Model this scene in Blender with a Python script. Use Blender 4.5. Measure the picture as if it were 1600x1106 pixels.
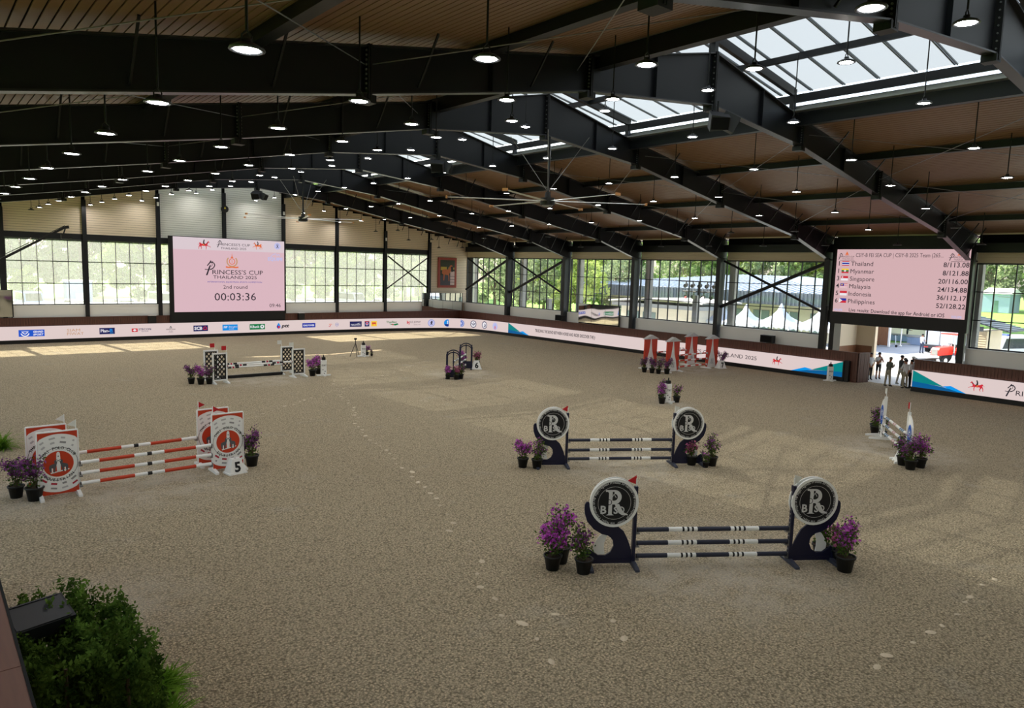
import bpy, math, random
from math import sin, cos, pi, radians, atan2, sqrt
from mathutils import Vector, Matrix

random.seed(7)
for o in list(bpy.data.objects): bpy.data.objects.remove(o)
SC = bpy.context.scene
COL = SC.collection

# ------------------------------------------------------------------ camera, sky, sun, exposure
def setup():
    cam = bpy.data.cameras.new('camera'); co = bpy.data.objects.new('camera', cam); COL.objects.link(co)
    yaw, pitch, roll = -0.69735, -0.11716, 0.02944
    f = Vector((-sin(yaw)*cos(pitch), cos(yaw)*cos(pitch), sin(pitch)))
    r = Vector((cos(yaw), sin(yaw), 0)); u = r.cross(f)
    c, s = cos(roll), sin(roll)
    r2 = r*c + u*s; u2 = u*c - r*s
    M = Matrix((r2, u2, -f)).transposed().to_4x4(); M.translation = Vector((0.324, -62.276, 6.321))
    co.matrix_world = M
    cam.sensor_width = 36; cam.lens = 36*1126.316/1600; cam.clip_start = .1; cam.clip_end = 1200
    SC.camera = co
setup()
SUN_DIR = Vector((0.13, -1.0, -0.90)).normalized()
w = bpy.data.worlds.new('sky'); SC.world = w; w.use_nodes = True
nt = w.node_tree; nt.nodes.clear()
sky = nt.nodes.new('ShaderNodeTexSky'); sky.sky_type = 'NISHITA'; sky.sun_disc = False
sky.sun_elevation = radians(42); sky.sun_rotation = radians(-7); sky.air_density = 1.3; sky.dust_density = 2.2
bg = nt.nodes.new('ShaderNodeBackground'); bg.inputs[1].default_value = 0.34
hs = nt.nodes.new('ShaderNodeHueSaturation'); hs.inputs['Saturation'].default_value = .62
out = nt.nodes.new('ShaderNodeOutputWorld')
nt.links.new(sky.outputs[0], hs.inputs['Color']); nt.links.new(hs.outputs[0], bg.inputs[0]); nt.links.new(bg.outputs[0], out.inputs[0])
sl = bpy.data.lights.new('sun', 'SUN'); sl.energy = 10.0; sl.angle = radians(.53); sl.color = (1, .90, .74)
so = bpy.data.objects.new('sun', sl); COL.objects.link(so)
so.rotation_euler = SUN_DIR.to_track_quat('-Z', 'Y').to_euler(); so.location = (20, 60, 80)
SC.view_settings.view_transform = 'Standard'; SC.view_settings.look = 'None'
SC.view_settings.exposure = 0.62; SC.view_settings.gamma = 1; SC.view_settings.use_curve_mapping = False
LAMP_L = 84.0

# ------------------------------------------------------------------ materials
def srgb(r, g, b):
    def c(v):
        v /= 255.0
        return v/12.92 if v <= .04045 else ((v+.055)/1.055)**2.4
    return (c(r), c(g), c(b), 1)
MATS = {}
def mat(name, col, rough=.6, metal=0., var=.08, scale=6., bump=0., emit=0., spec=.4, coat=0.):
    if name in MATS: return MATS[name]
    m = bpy.data.materials.new(name); m.use_nodes = True; t = m.node_tree; b = t.nodes['Principled BSDF']
    b.inputs['Roughness'].default_value = rough; b.inputs['Metallic'].default_value = metal
    b.inputs['Specular IOR Level'].default_value = spec; b.inputs['Coat Weight'].default_value = coat
    tc = t.nodes.new('ShaderNodeTexCoord'); n = t.nodes.new('ShaderNodeTexNoise'); n.inputs['Scale'].default_value = scale
    n.inputs['Detail'].default_value = 4
    t.links.new(tc.outputs['Object'], n.inputs['Vector'])
    mx = t.nodes.new('ShaderNodeMix'); mx.data_type = 'RGBA'
    c = srgb(*col)
    mx.inputs[6].default_value = tuple(x*(1-var) for x in c[:3])+(1,)
    mx.inputs[7].default_value = tuple(min(1, x*(1+var)) for x in c[:3])+(1,)
    t.links.new(n.outputs['Fac'], mx.inputs[0]); t.links.new(mx.outputs[2], b.inputs['Base Color'])
    if bump:
        bp = t.nodes.new('ShaderNodeBump'); bp.inputs['Strength'].default_value = bump
        t.links.new(n.outputs['Fac'], bp.inputs['Height']); t.links.new(bp.outputs[0], b.inputs['Normal'])
    if emit:
        b.inputs['Emission Color'].default_value = c; b.inputs['Emission Strength'].default_value = emit
    MATS[name] = m; return m
def screen(name, col, e=.75):
    e *= .66
    """backlit LED picture"""
    if name in MATS: return MATS[name]
    m = bpy.data.materials.new(name); m.use_nodes = True; t = m.node_tree; b = t.nodes['Principled BSDF']
    b.inputs['Base Color'].default_value = tuple(x*.08 for x in srgb(*col)[:3])+(1,); b.inputs['Roughness'].default_value = .5
    b.inputs['Specular IOR Level'].default_value = .2
    b.inputs['Emission Color'].default_value = srgb(*col); b.inputs['Emission Strength'].default_value = e
    MATS[name] = m; return m
def glass(name, tint=(.93, .95, .94), refl=.05, haze=0.):
    m = bpy.data.materials.new(name); m.use_nodes = True; t = m.node_tree; t.nodes.clear()
    o = t.nodes.new('ShaderNodeOutputMaterial'); tr = t.nodes.new('ShaderNodeBsdfTransparent'); tr.inputs[0].default_value = tint+(1,)
    g = t.nodes.new('ShaderNodeBsdfGlossy'); g.inputs['Roughness'].default_value = .02
    mx = t.nodes.new('ShaderNodeMixShader'); mx.inputs[0].default_value = refl
    t.links.new(tr.outputs[0], mx.inputs[1]); t.links.new(g.outputs[0], mx.inputs[2])
    last = mx
    if haze:
        tl = t.nodes.new('ShaderNodeBsdfTranslucent'); tl.inputs[0].default_value = (.42, .44, .42, 1)
        m2 = t.nodes.new('ShaderNodeMixShader'); m2.inputs[0].default_value = haze
        # woven sun screen: fine vertical threads
        tc = t.nodes.new('ShaderNodeTexCoord'); wv = t.nodes.new('ShaderNodeTexWave'); wv.inputs['Scale'].default_value = 3.2
        wv.inputs['Distortion'].default_value = .6; wv.inputs['Detail'].default_value = 1
        mr = t.nodes.new('ShaderNodeMapRange'); mr.inputs[3].default_value = haze*.65; mr.inputs[4].default_value = haze*1.2
        t.links.new(tc.outputs['Object'], wv.inputs[0]); t.links.new(wv.outputs[1], mr.inputs[0]); t.links.new(mr.outputs[0], m2.inputs[0])
        t.links.new(mx.outputs[0], m2.inputs[1]); t.links.new(tl.outputs[0], m2.inputs[2]); last = m2
    t.links.new(last.outputs[0], o.inputs[0]); MATS[name] = m; return m
def foliage(name, c1, c2, scale=3.):
    m = bpy.data.materials.new(name); m.use_nodes = True; t = m.node_tree; t.nodes.clear()
    o = t.nodes.new('ShaderNodeOutputMaterial'); d = t.nodes.new('ShaderNodeBsdfDiffuse'); l = t.nodes.new('ShaderNodeBsdfTranslucent')
    mx = t.nodes.new('ShaderNodeMixShader'); mx.inputs[0].default_value = .3
    tc = t.nodes.new('ShaderNodeTexCoord'); n = t.nodes.new('ShaderNodeTexNoise'); n.inputs['Scale'].default_value = scale; n.inputs['Detail'].default_value = 5
    r = t.nodes.new('ShaderNodeMix'); r.data_type = 'RGBA'; r.inputs[6].default_value = srgb(*c1); r.inputs[7].default_value = srgb(*c2)
    mr = t.nodes.new('ShaderNodeMapRange'); mr.inputs[1].default_value = .35; mr.inputs[2].default_value = .65
    t.links.new(tc.outputs['Object'], n.inputs[0]); t.links.new(n.outputs[0], mr.inputs[0]); t.links.new(mr.outputs[0], r.inputs[0])
    for s in (d, l): t.links.new(r.outputs[2], s.inputs[0])
    t.links.new(d.outputs[0], mx.inputs[1]); t.links.new(l.outputs[0], mx.inputs[2]); t.links.new(mx.outputs[0], o.inputs[0])
    MATS[name] = m; return m

steel = mat('painted steel', (20, 22, 27), .42, 0, .12, 2.5, spec=.38)
steel_edge = mat('painted steel flange', (44, 44, 47), .34, 0, .25, 4, spec=.5)
bolt_m = mat('zinc bolts', (150, 150, 152), .35, .8)
black = mat('black', (17, 17, 19), .5)
blackmatte = mat('matte black', (12, 12, 13), .8, spec=.2)
board_m = mat('brown ceiling board', (138, 104, 79), .45, 0, .10, .8, spec=.35)
siding_m = mat('cream metal siding', (224, 208, 184), .55, 0, .04, 1.)
siding_w = mat('white metal siding', (222, 222, 214), .55, 0, .04, 1.)
lowwall_m = mat('off white plaster', (236, 236, 232), .7, 0, .03, 1.)
mull = mat('window frame black', (20, 22, 28), .45)
glass_clear = glass('clear window glass', (.90, .94, .93), .07)
glass_haze = glass('screened window glass', (.80, .83, .81), .05, .30)
glass_rail = glass('bevel glass', (.85, .92, .9), .15)
wood_dark = None
white_p = mat('white paint', (240, 240, 237), .45, var=.03)
navy = mat('navy paint', (22, 24, 52), .4, var=.06)
ink = mat('black ink', (16, 17, 22), .5)
red_p = mat('orange red paint', (205, 62, 32), .5, var=.06)
flag_red = mat('red flag cloth', (190, 30, 38), .7)
flag_white = mat('white flag cloth', (222, 222, 214), .7)
pot_m = mat('black plastic pot', (22, 23, 24), .5)
soil_m = mat('potting soil', (60, 46, 34), .9, scale=30)
stem_m = mat('woody stem', (86, 74, 52), .8)
concrete = mat('grey concrete', (150, 150, 148), .8, scale=1.5)

def wood_mat(name, c, c2, scale=1.0, axis=2):
    m = bpy.data.materials.new(name); m.use_nodes = True; t = m.node_tree; b = t.nodes['Principled BSDF']; b.inputs['Roughness'].default_value = .5
    tc = t.nodes.new('ShaderNodeTexCoord'); mp = t.nodes.new('ShaderNodeMapping')
    sc = [9*scale]*3; sc[axis] = .6*scale; mp.inputs['Scale'].default_value = sc
    n = t.nodes.new('ShaderNodeTexNoise'); n.inputs['Scale'].default_value = 2; n.inputs['Detail'].default_value = 6
    r = t.nodes.new('ShaderNodeMix'); r.data_type = 'RGBA'; r.inputs[6].default_value = srgb(*c); r.inputs[7].default_value = srgb(*c2)
    t.links.new(tc.outputs['Object'], mp.inputs[0]); t.links.new(mp.outputs[0], n.inputs[0]); t.links.new(n.outputs[0], r.inputs[0]); t.links.new(r.outputs[2], b.inputs['Base Color'])
    MATS[name] = m; return m
wood_dark = wood_mat('dark stained kickboard wood', (62, 36, 28), (104, 62, 46))
wood_cap = wood_mat('red brown handrail wood', (86, 50, 40), (112, 70, 54), 1, 1)
wood_mid = wood_mat('brown cladding wood', (112, 72, 48), (142, 96, 66))

def sand_material():
    m = bpy.data.materials.new('arena sand'); m.use_nodes = True; t = m.node_tree; b = t.nodes['Principled BSDF']
    b.inputs['Roughness'].default_value = .95; b.inputs['Specular IOR Level'].default_value = .1
    tc = t.nodes.new('ShaderNodeTexCoord')
    def noise(s, d=3, r=.55):
        n = t.nodes.new('ShaderNodeTexNoise'); n.inputs['Scale'].default_value = s; n.inputs['Detail'].default_value = d; n.inputs['Roughness'].default_value = r
        t.links.new(tc.outputs['Object'], n.inputs[0]); return n
    def rng(n, a, b2, c=0., d=1.):
        r = t.nodes.new('ShaderNodeMapRange'); r.inputs[1].default_value = a; r.inputs[2].default_value = b2; r.inputs[3].default_value = c; r.inputs[4].default_value = d
        t.links.new(n, r.inputs[0]); return r.outputs[0]
    def mix(f, a, b2):
        x = t.nodes.new('ShaderNodeMix'); x.data_type = 'RGBA'
        if isinstance(f, float): x.inputs[0].default_value = f
        else: t.links.new(f, x.inputs[0])
        for i, v in ((6, a), (7, b2)):
            if isinstance(v, tuple): x.inputs[i].default_value = v
            else: t.links.new(v, x.inputs[i])
        return x.outputs[2]
    fine = noise(24, 5, .8); mid = noise(3.2, 5, .65); big = noise(.12, 3, .5); tr = noise(.5, 5, .6)
    c = mix(rng(fine.outputs[0], .38, .62), srgb(142, 128, 104), srgb(255, 236, 200))
    c = mix(rng(mid.outputs[0], .55, .8, 0, .35), c, srgb(190, 180, 158))
    c = mix(rng(big.outputs[0], .4, .7, 0, .35), c, srgb(196, 178, 150))
    # pale scuffed trails
    c = mix(rng(tr.outputs[0], .60, .72, 0, .35), c, srgb(214, 206, 190))
    vc = t.nodes.new('ShaderNodeTexVoronoi'); vc.inputs['Scale'].default_value = 25; t.links.new(tc.outputs['Object'], vc.inputs[0])
    c = mix(rng(vc.outputs['Distance'], .38, .8, 0, .6), c, srgb(92, 82, 66))
    # paler trodden ground around each jump
    acc = None
    for (jx, jy, jr) in ((13.6,-53.6,3.4),(18,-47,3.0),(5.2,-40.2,3.6),(14.6,-23.9,3.4),(25.4,-27.6,2.8),(40.3,-33.0,3.6),(28.4,-51.2,3.0),(28.8,-40.5,1.4),(2.6,-48,2.2),(2.2,-40,2.6)):
        dn = t.nodes.new('ShaderNodeVectorMath'); dn.operation = 'DISTANCE'; dn.inputs[1].default_value = (jx,jy,0); t.links.new(tc.outputs['Object'], dn.inputs[0])
        v = rng(dn.outputs['Value'], jr, jr*.35)
        if acc is None: acc = v
        else:
            mm = t.nodes.new('ShaderNodeMath'); mm.operation = 'MAXIMUM'; t.links.new(acc, mm.inputs[0]); t.links.new(v, mm.inputs[1]); acc = mm.outputs[0]
    wear = noise(1.4, 5, .65); mu = t.nodes.new('ShaderNodeMath'); mu.operation = 'MULTIPLY'; t.links.new(acc, mu.inputs[0]); t.links.new(rng(wear.outputs[0], .35, .6, 0, .62), mu.inputs[1])
    c = mix(mu.outputs[0], c, srgb(222, 212, 194))
    t.links.new(c, b.inputs['Base Color'])
    vo = t.nodes.new('ShaderNodeTexVoronoi'); vo.inputs['Scale'].default_value = 25; t.links.new(tc.outputs['Object'], vo.inputs[0])
    ad = t.nodes.new('ShaderNodeMath'); ad.operation = 'ADD'; t.links.new(fine.outputs[0], ad.inputs[0]); t.links.new(vo.outputs[0], ad.inputs[1])
    bp = t.nodes.new('ShaderNodeBump'); bp.inputs['Strength'].default_value = 1.0; bp.inputs['Distance'].default_value = .05
    t.links.new(ad.outputs[0], bp.inputs['Height']); t.links.new(bp.outputs[0], b.inputs['Normal'])
    MATS['sand'] = m; return m
sand = sand_material()

# ------------------------------------------------------------------ mesh builder
class MB:
    def __init__(s): s.v = []; s.f = []; s.mi = []; s.T = Matrix()
    def add(s, vs, fs, m=0):
        n = len(s.v); s.v += [tuple(s.T @ Vector(p)) for p in vs]
        s.f += [tuple(i+n for i in q) for q in fs]; s.mi += [m]*len(fs); return s
    def box(s, x0, x1, y0, y1, z0, z1, m=0):
        return s.add([(x0,y0,z0),(x1,y0,z0),(x1,y1,z0),(x0,y1,z0),(x0,y0,z1),(x1,y0,z1),(x1,y1,z1),(x0,y1,z1)],
            [(0,3,2,1),(4,5,6,7),(0,1,5,4),(1,2,6,5),(2,3,7,6),(3,0,4,7)], m)
    def cyl(s, p0, p1, r0, r1=None, n=8, m=0, caps=True):
        r1 = r0 if r1 is None else r1
        a, b = Vector(p0), Vector(p1); d = (b-a).normalized()
        u = d.orthogonal().normalized(); v = d.cross(u)
        vs = []
        for c, r in ((a, r0), (b, r1)):
            for i in range(n):
                t = 2*pi*i/n; vs.append(c+(u*cos(t)+v*sin(t))*r)
        fs = [(i, (i+1)%n, n+(i+1)%n, n+i) for i in range(n)]
        if caps: fs += [tuple(range(n-1, -1, -1)), tuple(range(n, 2*n))]
        return s.add(vs, fs, m)
    def tube(s, pts, r, n=6, m=0):
        for a, b in zip(pts[:-1], pts[1:]): s.cyl(a, b, r, r, n, m)
        return s
    def bar(s, p0, p1, w, h, m=0, up=(0,0,1)):
        a, b = Vector(p0), Vector(p1); d = (b-a).normalized(); sd = d.cross(Vector(up)).normalized()*w/2; uu = sd.cross(d).normalized()*h/2
        vs = [a-sd-uu, a+sd-uu, a+sd+uu, a-sd+uu, b-sd-uu, b+sd-uu, b+sd+uu, b-sd+uu]
        return s.add(vs, [(0,1,2,3),(7,6,5,4),(0,4,5,1),(1,5,6,2),(2,6,7,3),(3,7,4,0)], m)
    def prism(s, poly, fr, d0, d1, m=0):
        """2D polygon in frame (origin,right,up), extruded along normal from d0 to d1"""
        O, R, U = (Vector(q) for q in fr); N = R.cross(U); n = len(poly)
        vs = [O+R*x+U*y+N*d0 for x, y in poly]+[O+R*x+U*y+N*d1 for x, y in poly]
        fs = [tuple(range(n-1, -1, -1)), tuple(range(n, 2*n))]+[(i, (i+1)%n, n+(i+1)%n, n+i) for i in range(n)]
        return s.add(vs, fs, m)
    def flat(s, poly, fr, d=0., m=0):
        O, R, U = (Vector(q) for q in fr); N = R.cross(U)
        return s.add([O+R*x+U*y+N*d for x, y in poly], [tuple(range(len(poly)))], m)
    def rect(s, x0, y0, x1, y1, fr, d=0., m=0): return s.flat([(x0,y0),(x1,y0),(x1,y1),(x0,y1)], fr, d, m)
    def stroke(s, pts, wd, fr, d=0., m=0):
        for (x0,y0),(x1,y1) in zip(pts[:-1], pts[1:]):
            L = math.hypot(x1-x0, y1-y0) or 1e-6; nx, ny = -(y1-y0)/L*wd/2, (x1-x0)/L*wd/2
            s.flat([(x0-nx,y0-ny),(x1-nx,y1-ny),(x1+nx,y1+ny),(x0+nx,y0+ny)], fr, d, m)
        return s
    def ring(s, cx, cy, r0, r1, fr, d=0., m=0, n=32, a0=0, a1=2*pi):
        for i in range(n):
            a, b = a0+(a1-a0)*i/n, a0+(a1-a0)*(i+1)/n
            s.flat([(cx+r0*cos(a),cy+r0*sin(a)),(cx+r1*cos(a),cy+r1*sin(a)),(cx+r1*cos(b),cy+r1*sin(b)),(cx+r0*cos(b),cy+r0*sin(b))], fr, d, m)
        return s
    def disc(s, cx, cy, r, fr, d=0., m=0, n=32, ry=None):
        ry = ry or r
        return s.flat([(cx+r*cos(2*pi*i/n), cy+ry*sin(2*pi*i/n)) for i in range(n)], fr, d, m)
    def lathe(s, prof, n=16, m=0, c=(0,0)):
        vs = []; k = len(prof)
        for r, z in prof:
            for i in range(n): vs.append((c[0]+r*cos(2*pi*i/n), c[1]+r*sin(2*pi*i/n), z))
        fs = [(j*n+i, j*n+(i+1)%n, (j+1)*n+(i+1)%n, (j+1)*n+i) for j in range(k-1) for i in range(n)]
        return s.add(vs, fs, m)
    def text(s, t, fr, x=0., y=0., h=.1, w=None, d=0., m=0, align='c', bold=0, shear=0., ang=0.):
        vs, fs = glyphs(t, bold)
        if not vs: return s
        xs = [p[0] for p in vs]; x0, x1 = min(xs), max(xs); sc = h/.69; W = (x1-x0)*sc
        kx = sc if w is None else w/(x1-x0)
        W = (x1-x0)*kx
        ox = {'c': -W/2, 'l': 0, 'r': -W}[align]
        O, R, U = (Vector(q) for q in fr); N = R.cross(U); ca, sa = cos(ang), sin(ang)
        P = []
        for a, b in vs:
            px, py = (a-x0)*kx+ox+b*sc*shear, b*sc
            P.append(O+R*(x+px*ca-py*sa)+U*(y+px*sa+py*ca)+N*d)
        return s.add(P, fs, m)
    def arctext(s, t, fr, cx, cy, r, h, a0, a1, d=0., m=0, inward=False, wf=1.0, bold=0):
        n = len(t)
        for i, ch in enumerate(t):
            if ch == ' ': continue
            a = a0+(a1-a0)*(i+.5)/n
            rot = a+pi/2 if inward else a-pi/2
            rr = r+(h/2 if inward else -h/2)
            s.text(ch, fr, cx+rr*cos(a), cy+rr*sin(a), h, None, d, m, 'c', bold, 0, rot)
        return s
    def build(s, name, mats, parent=None, smooth=False, kind=None, loc=None):
        me = bpy.data.meshes.new(name); me.from_pydata(s.v, [], s.f)
        if not isinstance(mats, (list, tuple)): mats = [mats]
        for q in mats: me.materials.append(q)
        if len(mats) > 1: me.polygons.foreach_set('material_index', s.mi)
        if smooth: me.polygons.foreach_set('use_smooth', [True]*len(me.polygons))
        me.update(); o = bpy.data.objects.new(name, me); COL.objects.link(o)
        if parent: o.parent = parent
        if loc: o.location = loc
        if kind: o['kind'] = kind
        return o
GC = {}
def glyphs(t, bold=0):
    if (t, bold) in GC: return GC[(t, bold)]
    cu = bpy.data.curves.new('txt', 'FONT'); cu.body = t; cu.resolution_u = 2; cu.fill_mode = 'FRONT'
    if bold: cu.offset = .018*bold
    ob = bpy.data.objects.new('txt', cu); COL.objects.link(ob)
    dg = bpy.context.evaluated_depsgraph_get(); dg.update()
    me = bpy.data.meshes.new_from_object(ob.evaluated_get(dg))
    r = ([(v.co.x, v.co.y) for v in me.vertices], [tuple(p.vertices) for p in me.polygons])
    bpy.data.objects.remove(ob); bpy.data.curves.remove(cu); bpy.data.meshes.remove(me)
    GC[(t, bold)] = r; return r
def thing(name, label, cat, loc=(0,0,0), rz=0., group=None, kind=None, sc=None):
    o = bpy.data.objects.new(name, None); COL.objects.link(o); o.location = loc; o.rotation_euler = (0,0,rz)
    o.empty_display_size = .2
    return tag(o, label, cat, group, kind, sc)
def tag(o, label, cat, group=None, kind=None, sc=None):
    if label: o['label'] = label
    if cat: o['category'] = cat
    if group: o['group'] = group
    if kind: o['kind'] = kind
    if sc: o.scale = (sc,)*3 if not isinstance(sc, tuple) else sc
    return o
def dup(root, loc, rz=0., label=None, group=None, sc=None):
    r = root.copy(); COL.objects.link(r); r.location = loc; r.rotation_euler = (0,0,rz)
    if label: r['label'] = label
    if group: r['group'] = group
    if sc: r.scale = (sc,)*3 if not isinstance(sc, tuple) else sc
    for ch in list(root.children):
        c = ch.copy(); COL.objects.link(c); c.parent = r
        for g in list(ch.children):
            d = g.copy(); COL.objects.link(d); d.parent = c
    return r
def part(o, mesh_obj, name=None, loc=None, rot=None):
    c = bpy.data.objects.new(name or mesh_obj.name.split('.')[0], mesh_obj.data); COL.objects.link(c); c.parent = o
    if loc: c.location = loc
    if rot: c.rotation_euler = rot
    return c
ORD = ['first','second','third','fourth','fifth','sixth','seventh','eighth','ninth','tenth','eleventh','twelfth','thirteenth','fourteenth','fifteenth','sixteenth']
XZ = ((0,0,0),(1,0,0),(0,0,1))

# ------------------------------------------------------------------ building constants
XR, BW, XW, XG = 20.72, 5.086, 45.12, 45.94
def FY(k): return .37-8*k
def ceil_z(dx): return 13.32-.171*abs(dx)
ZWT, ZS = 7.40, 2.66

# arena floor and grounds
m = MB(); m.box(-8, 46.0, -80, 0.3, -.3, 0); fl = m.build('floor', sand); tag(fl, 'raked beige sand floor of the indoor riding arena', 'floor', kind='structure')
pr = MB(); rg = random.Random(9); pale_sand = mat('dry pale sand', (208, 192, 166), .95, var=.12, scale=20)
for path in ([(17.9,-26.2),(13.5,-37.7),(11.1,-46.3),(10.2,-48.6),(9.7,-49.9),(8.6,-51.9),(8.2,-53.7),(7.8,-54.9)],[(9.3,-53.1),(9.9,-53.9),(9.2,-55.0)],[(17.9,-57.6),(14.2,-57.7),(11.5,-57.5)],[(10.5,-33.5),(19,-27.5),(27,-21.5)]):
    for (a, b2) in zip(path[:-1], path[1:]):
        L = math.hypot(b2[0]-a[0], b2[1]-a[1]); n = max(1, int(L/.55))
        for i in range(n):
            q = i/n; x = a[0]+(b2[0]-a[0])*q+rg.uniform(-.16,.16); y = a[1]+(b2[1]-a[1])*q+rg.uniform(-.1,.1); r_ = rg.uniform(.04,.08); st = rg.uniform(1.,1.9); an = atan2(b2[1]-a[1],b2[0]-a[0])+rg.uniform(-.6,.6)
            vs = [(x,y,.016)]+[(x+r_*st*cos(k*pi/4)*cos(an)-r_*sin(k*pi/4)*sin(an), y+r_*st*cos(k*pi/4)*sin(an)+r_*sin(k*pi/4)*cos(an), .001) for k in range(8)]
            pr.add(vs, [(0,k+1,(k+1)%8+1) for k in range(8)])
pr.build('hoof_prints', pale_sand, fl, kind='stuff')
grass_m = mat('lawn grass', (120, 160, 70), .9, 0, .25, .6, .3)
grass_dull = mat('rough grass verge', (150, 168, 110), .9, 0, .2, .4)
asphalt = mat('blue grey asphalt', (150, 156, 166), .9, 0, .06, .5)
apron_m = mat('pale concrete apron', (206, 206, 202), .85, 0, .04, .5)
m = MB(); m.box(46.0, 63.5, -70, 12, -.3, -.01); tag(m.build('concrete_apron', apron_m), 'sunlit pale concrete apron outside the arena entrance', 'pavement', kind='structure')
m = MB(); m.add([(63.5,-70,-.02),(84,-70,-.02),(84,-39,-.02),(78,-33,-.02),(69.5,-29.5,-.02),(63.5,-28.5,-.02)], [(0,1,2,3,4,5)])
tag(m.build('service_road', asphalt), 'blue grey asphalt service road curving past the entrance', 'road', kind='structure')
m = MB(); m.box(63.5, 400, -200, 200, -.4, -.05); m.box(-120, 63.5, 12, 250, -.4, -.05); m.box(-120,-8,-120,12,-.4,-.05); m.box(-8, 63.5, .3, 12, -.4,-.05)
tag(m.build('lawn', grass_m), 'bright green lawn stretching behind the arena', 'lawn', kind='structure')
m = MB()
pts = [(84,-44),(84,-39),(78,-33),(69.5,-29.5),(63.5,-28.5)]
for a, b in zip(pts[:-1], pts[1:]): m.bar((a[0],a[1],.05), (b[0],b[1],.05), .25, .2)
tag(m.build('road_kerb', concrete), 'pale concrete kerb edging the curving service road', 'kerb', kind='structure')
m = MB(); m.box(-60, 63, 12, 62, -.05, -.01); tag(m.build('car_park', apron_m), 'sunlit pale car park ground beyond the far gable wall', 'pavement', kind='structure')

# ------------------------------------------------------------------ ceiling
ceil = thing('ceiling', 'brown slatted ceiling boards running the length of the pitched roof', 'ceiling', kind='structure')
base = None
dxs = [5.36+.2*i for i in range(100)]
for sg in (-1, 1):
    for dx in dxs:
        if dx > 25.1: break
        if base is None:
            mb = MB(); sl_ = -.171*.168
            mb.add([(0,0,0),(.168,0,sl_),(.168,0,sl_+.03),(0,0,.03),(0,-72.5,0),(.168,-72.5,sl_),(.168,-72.5,sl_+.03),(0,-72.5,.03)],
                   [(0,1,2,3),(7,6,5,4),(0,4,5,1),(1,5,6,2),(2,6,7,3),(3,7,4,0)])
            base = mb.build('board', board_m, ceil); o = base
        else: o = part(ceil, base, 'board')
        o.location = (XR+sg*dx, .35, ceil_z(dx)); o.scale = (sg, 1, 1)
m = MB()
for sg in (-1, 1):
    a, b = 5.36, 25.9
    m.add([(XR+sg*a,.6,ceil_z(a)+.04),(XR+sg*b,.6,ceil_z(b)+.04),(XR+sg*b,.6,ceil_z(b)+.25),(XR+sg*a,.6,ceil_z(a)+.25),
           (XR+sg*a,-73,ceil_z(a)+.04),(XR+sg*b,-73,ceil_z(b)+.04),(XR+sg*b,-73,ceil_z(b)+.25),(XR+sg*a,-73,ceil_z(a)+.25)],
          [(0,1,2,3),(7,6,5,4),(0,4,5,1),(1,5,6,2),(2,6,7,3),(3,7,4,0)])
m.build('roof_deck', blackmatte, ceil)

# purlins
PUR = [(-15.0,'left'),(-9.4,'left'),(-20.6,'left'),(10.45,'right'),(15.75,'right'),(21.1,'right')]
for i, (dx, sd) in enumerate(sorted(PUR)):
    m = MB(); z = ceil_z(dx); m.box(-.09,.09,-72.8,.2,-.27,-.03); m.box(-.13,.13,-72.8,.2,-.30,-.275)
    o = m.build('roof_purlin', steel); o.location = (XR+dx, 0, z)
    nm = {-20.6:'lowest purlin under the left roof slope',-15.0:'middle purlin under the left roof slope',-9.4:'highest purlin under the left roof slope',
          10.45:'highest purlin under the right roof slope',15.75:'middle purlin under the right roof slope',21.1:'lowest purlin under the right roof slope'}[dx]
    tag(o, 'long black steel '+nm, 'beam', 'roof purlins')
# skylight opening edge beams + gutter
for sg, nm in ((-1,'left'),(1,'right')):
    m = MB(); x = XR+sg*5.3
    m.box(x-.08, x+.08, -72.8, .2, 11.92, 12.38); m.box(x-.14, x+.14, -72.8, .2, 11.90, 11.925)
    o = m.build('edge_beam', steel); tag(o, 'black beam along the %s edge of the skylight opening' % nm, 'beam')
    m = MB(); m.box(x-sg*.32-.14, x-sg*.32+.14, -72.8, .2, 12.36, 12.42); m.box(x-.06, x+.06, -72.8,.2, 12.40, 12.60)
    o = m.build('roof_gutter', mat('galvanised sheet', (150,152,150), .4, .6)); tag(o, 'galvanised gutter along the %s edge of the skylight' % nm, 'gutter')

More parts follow.
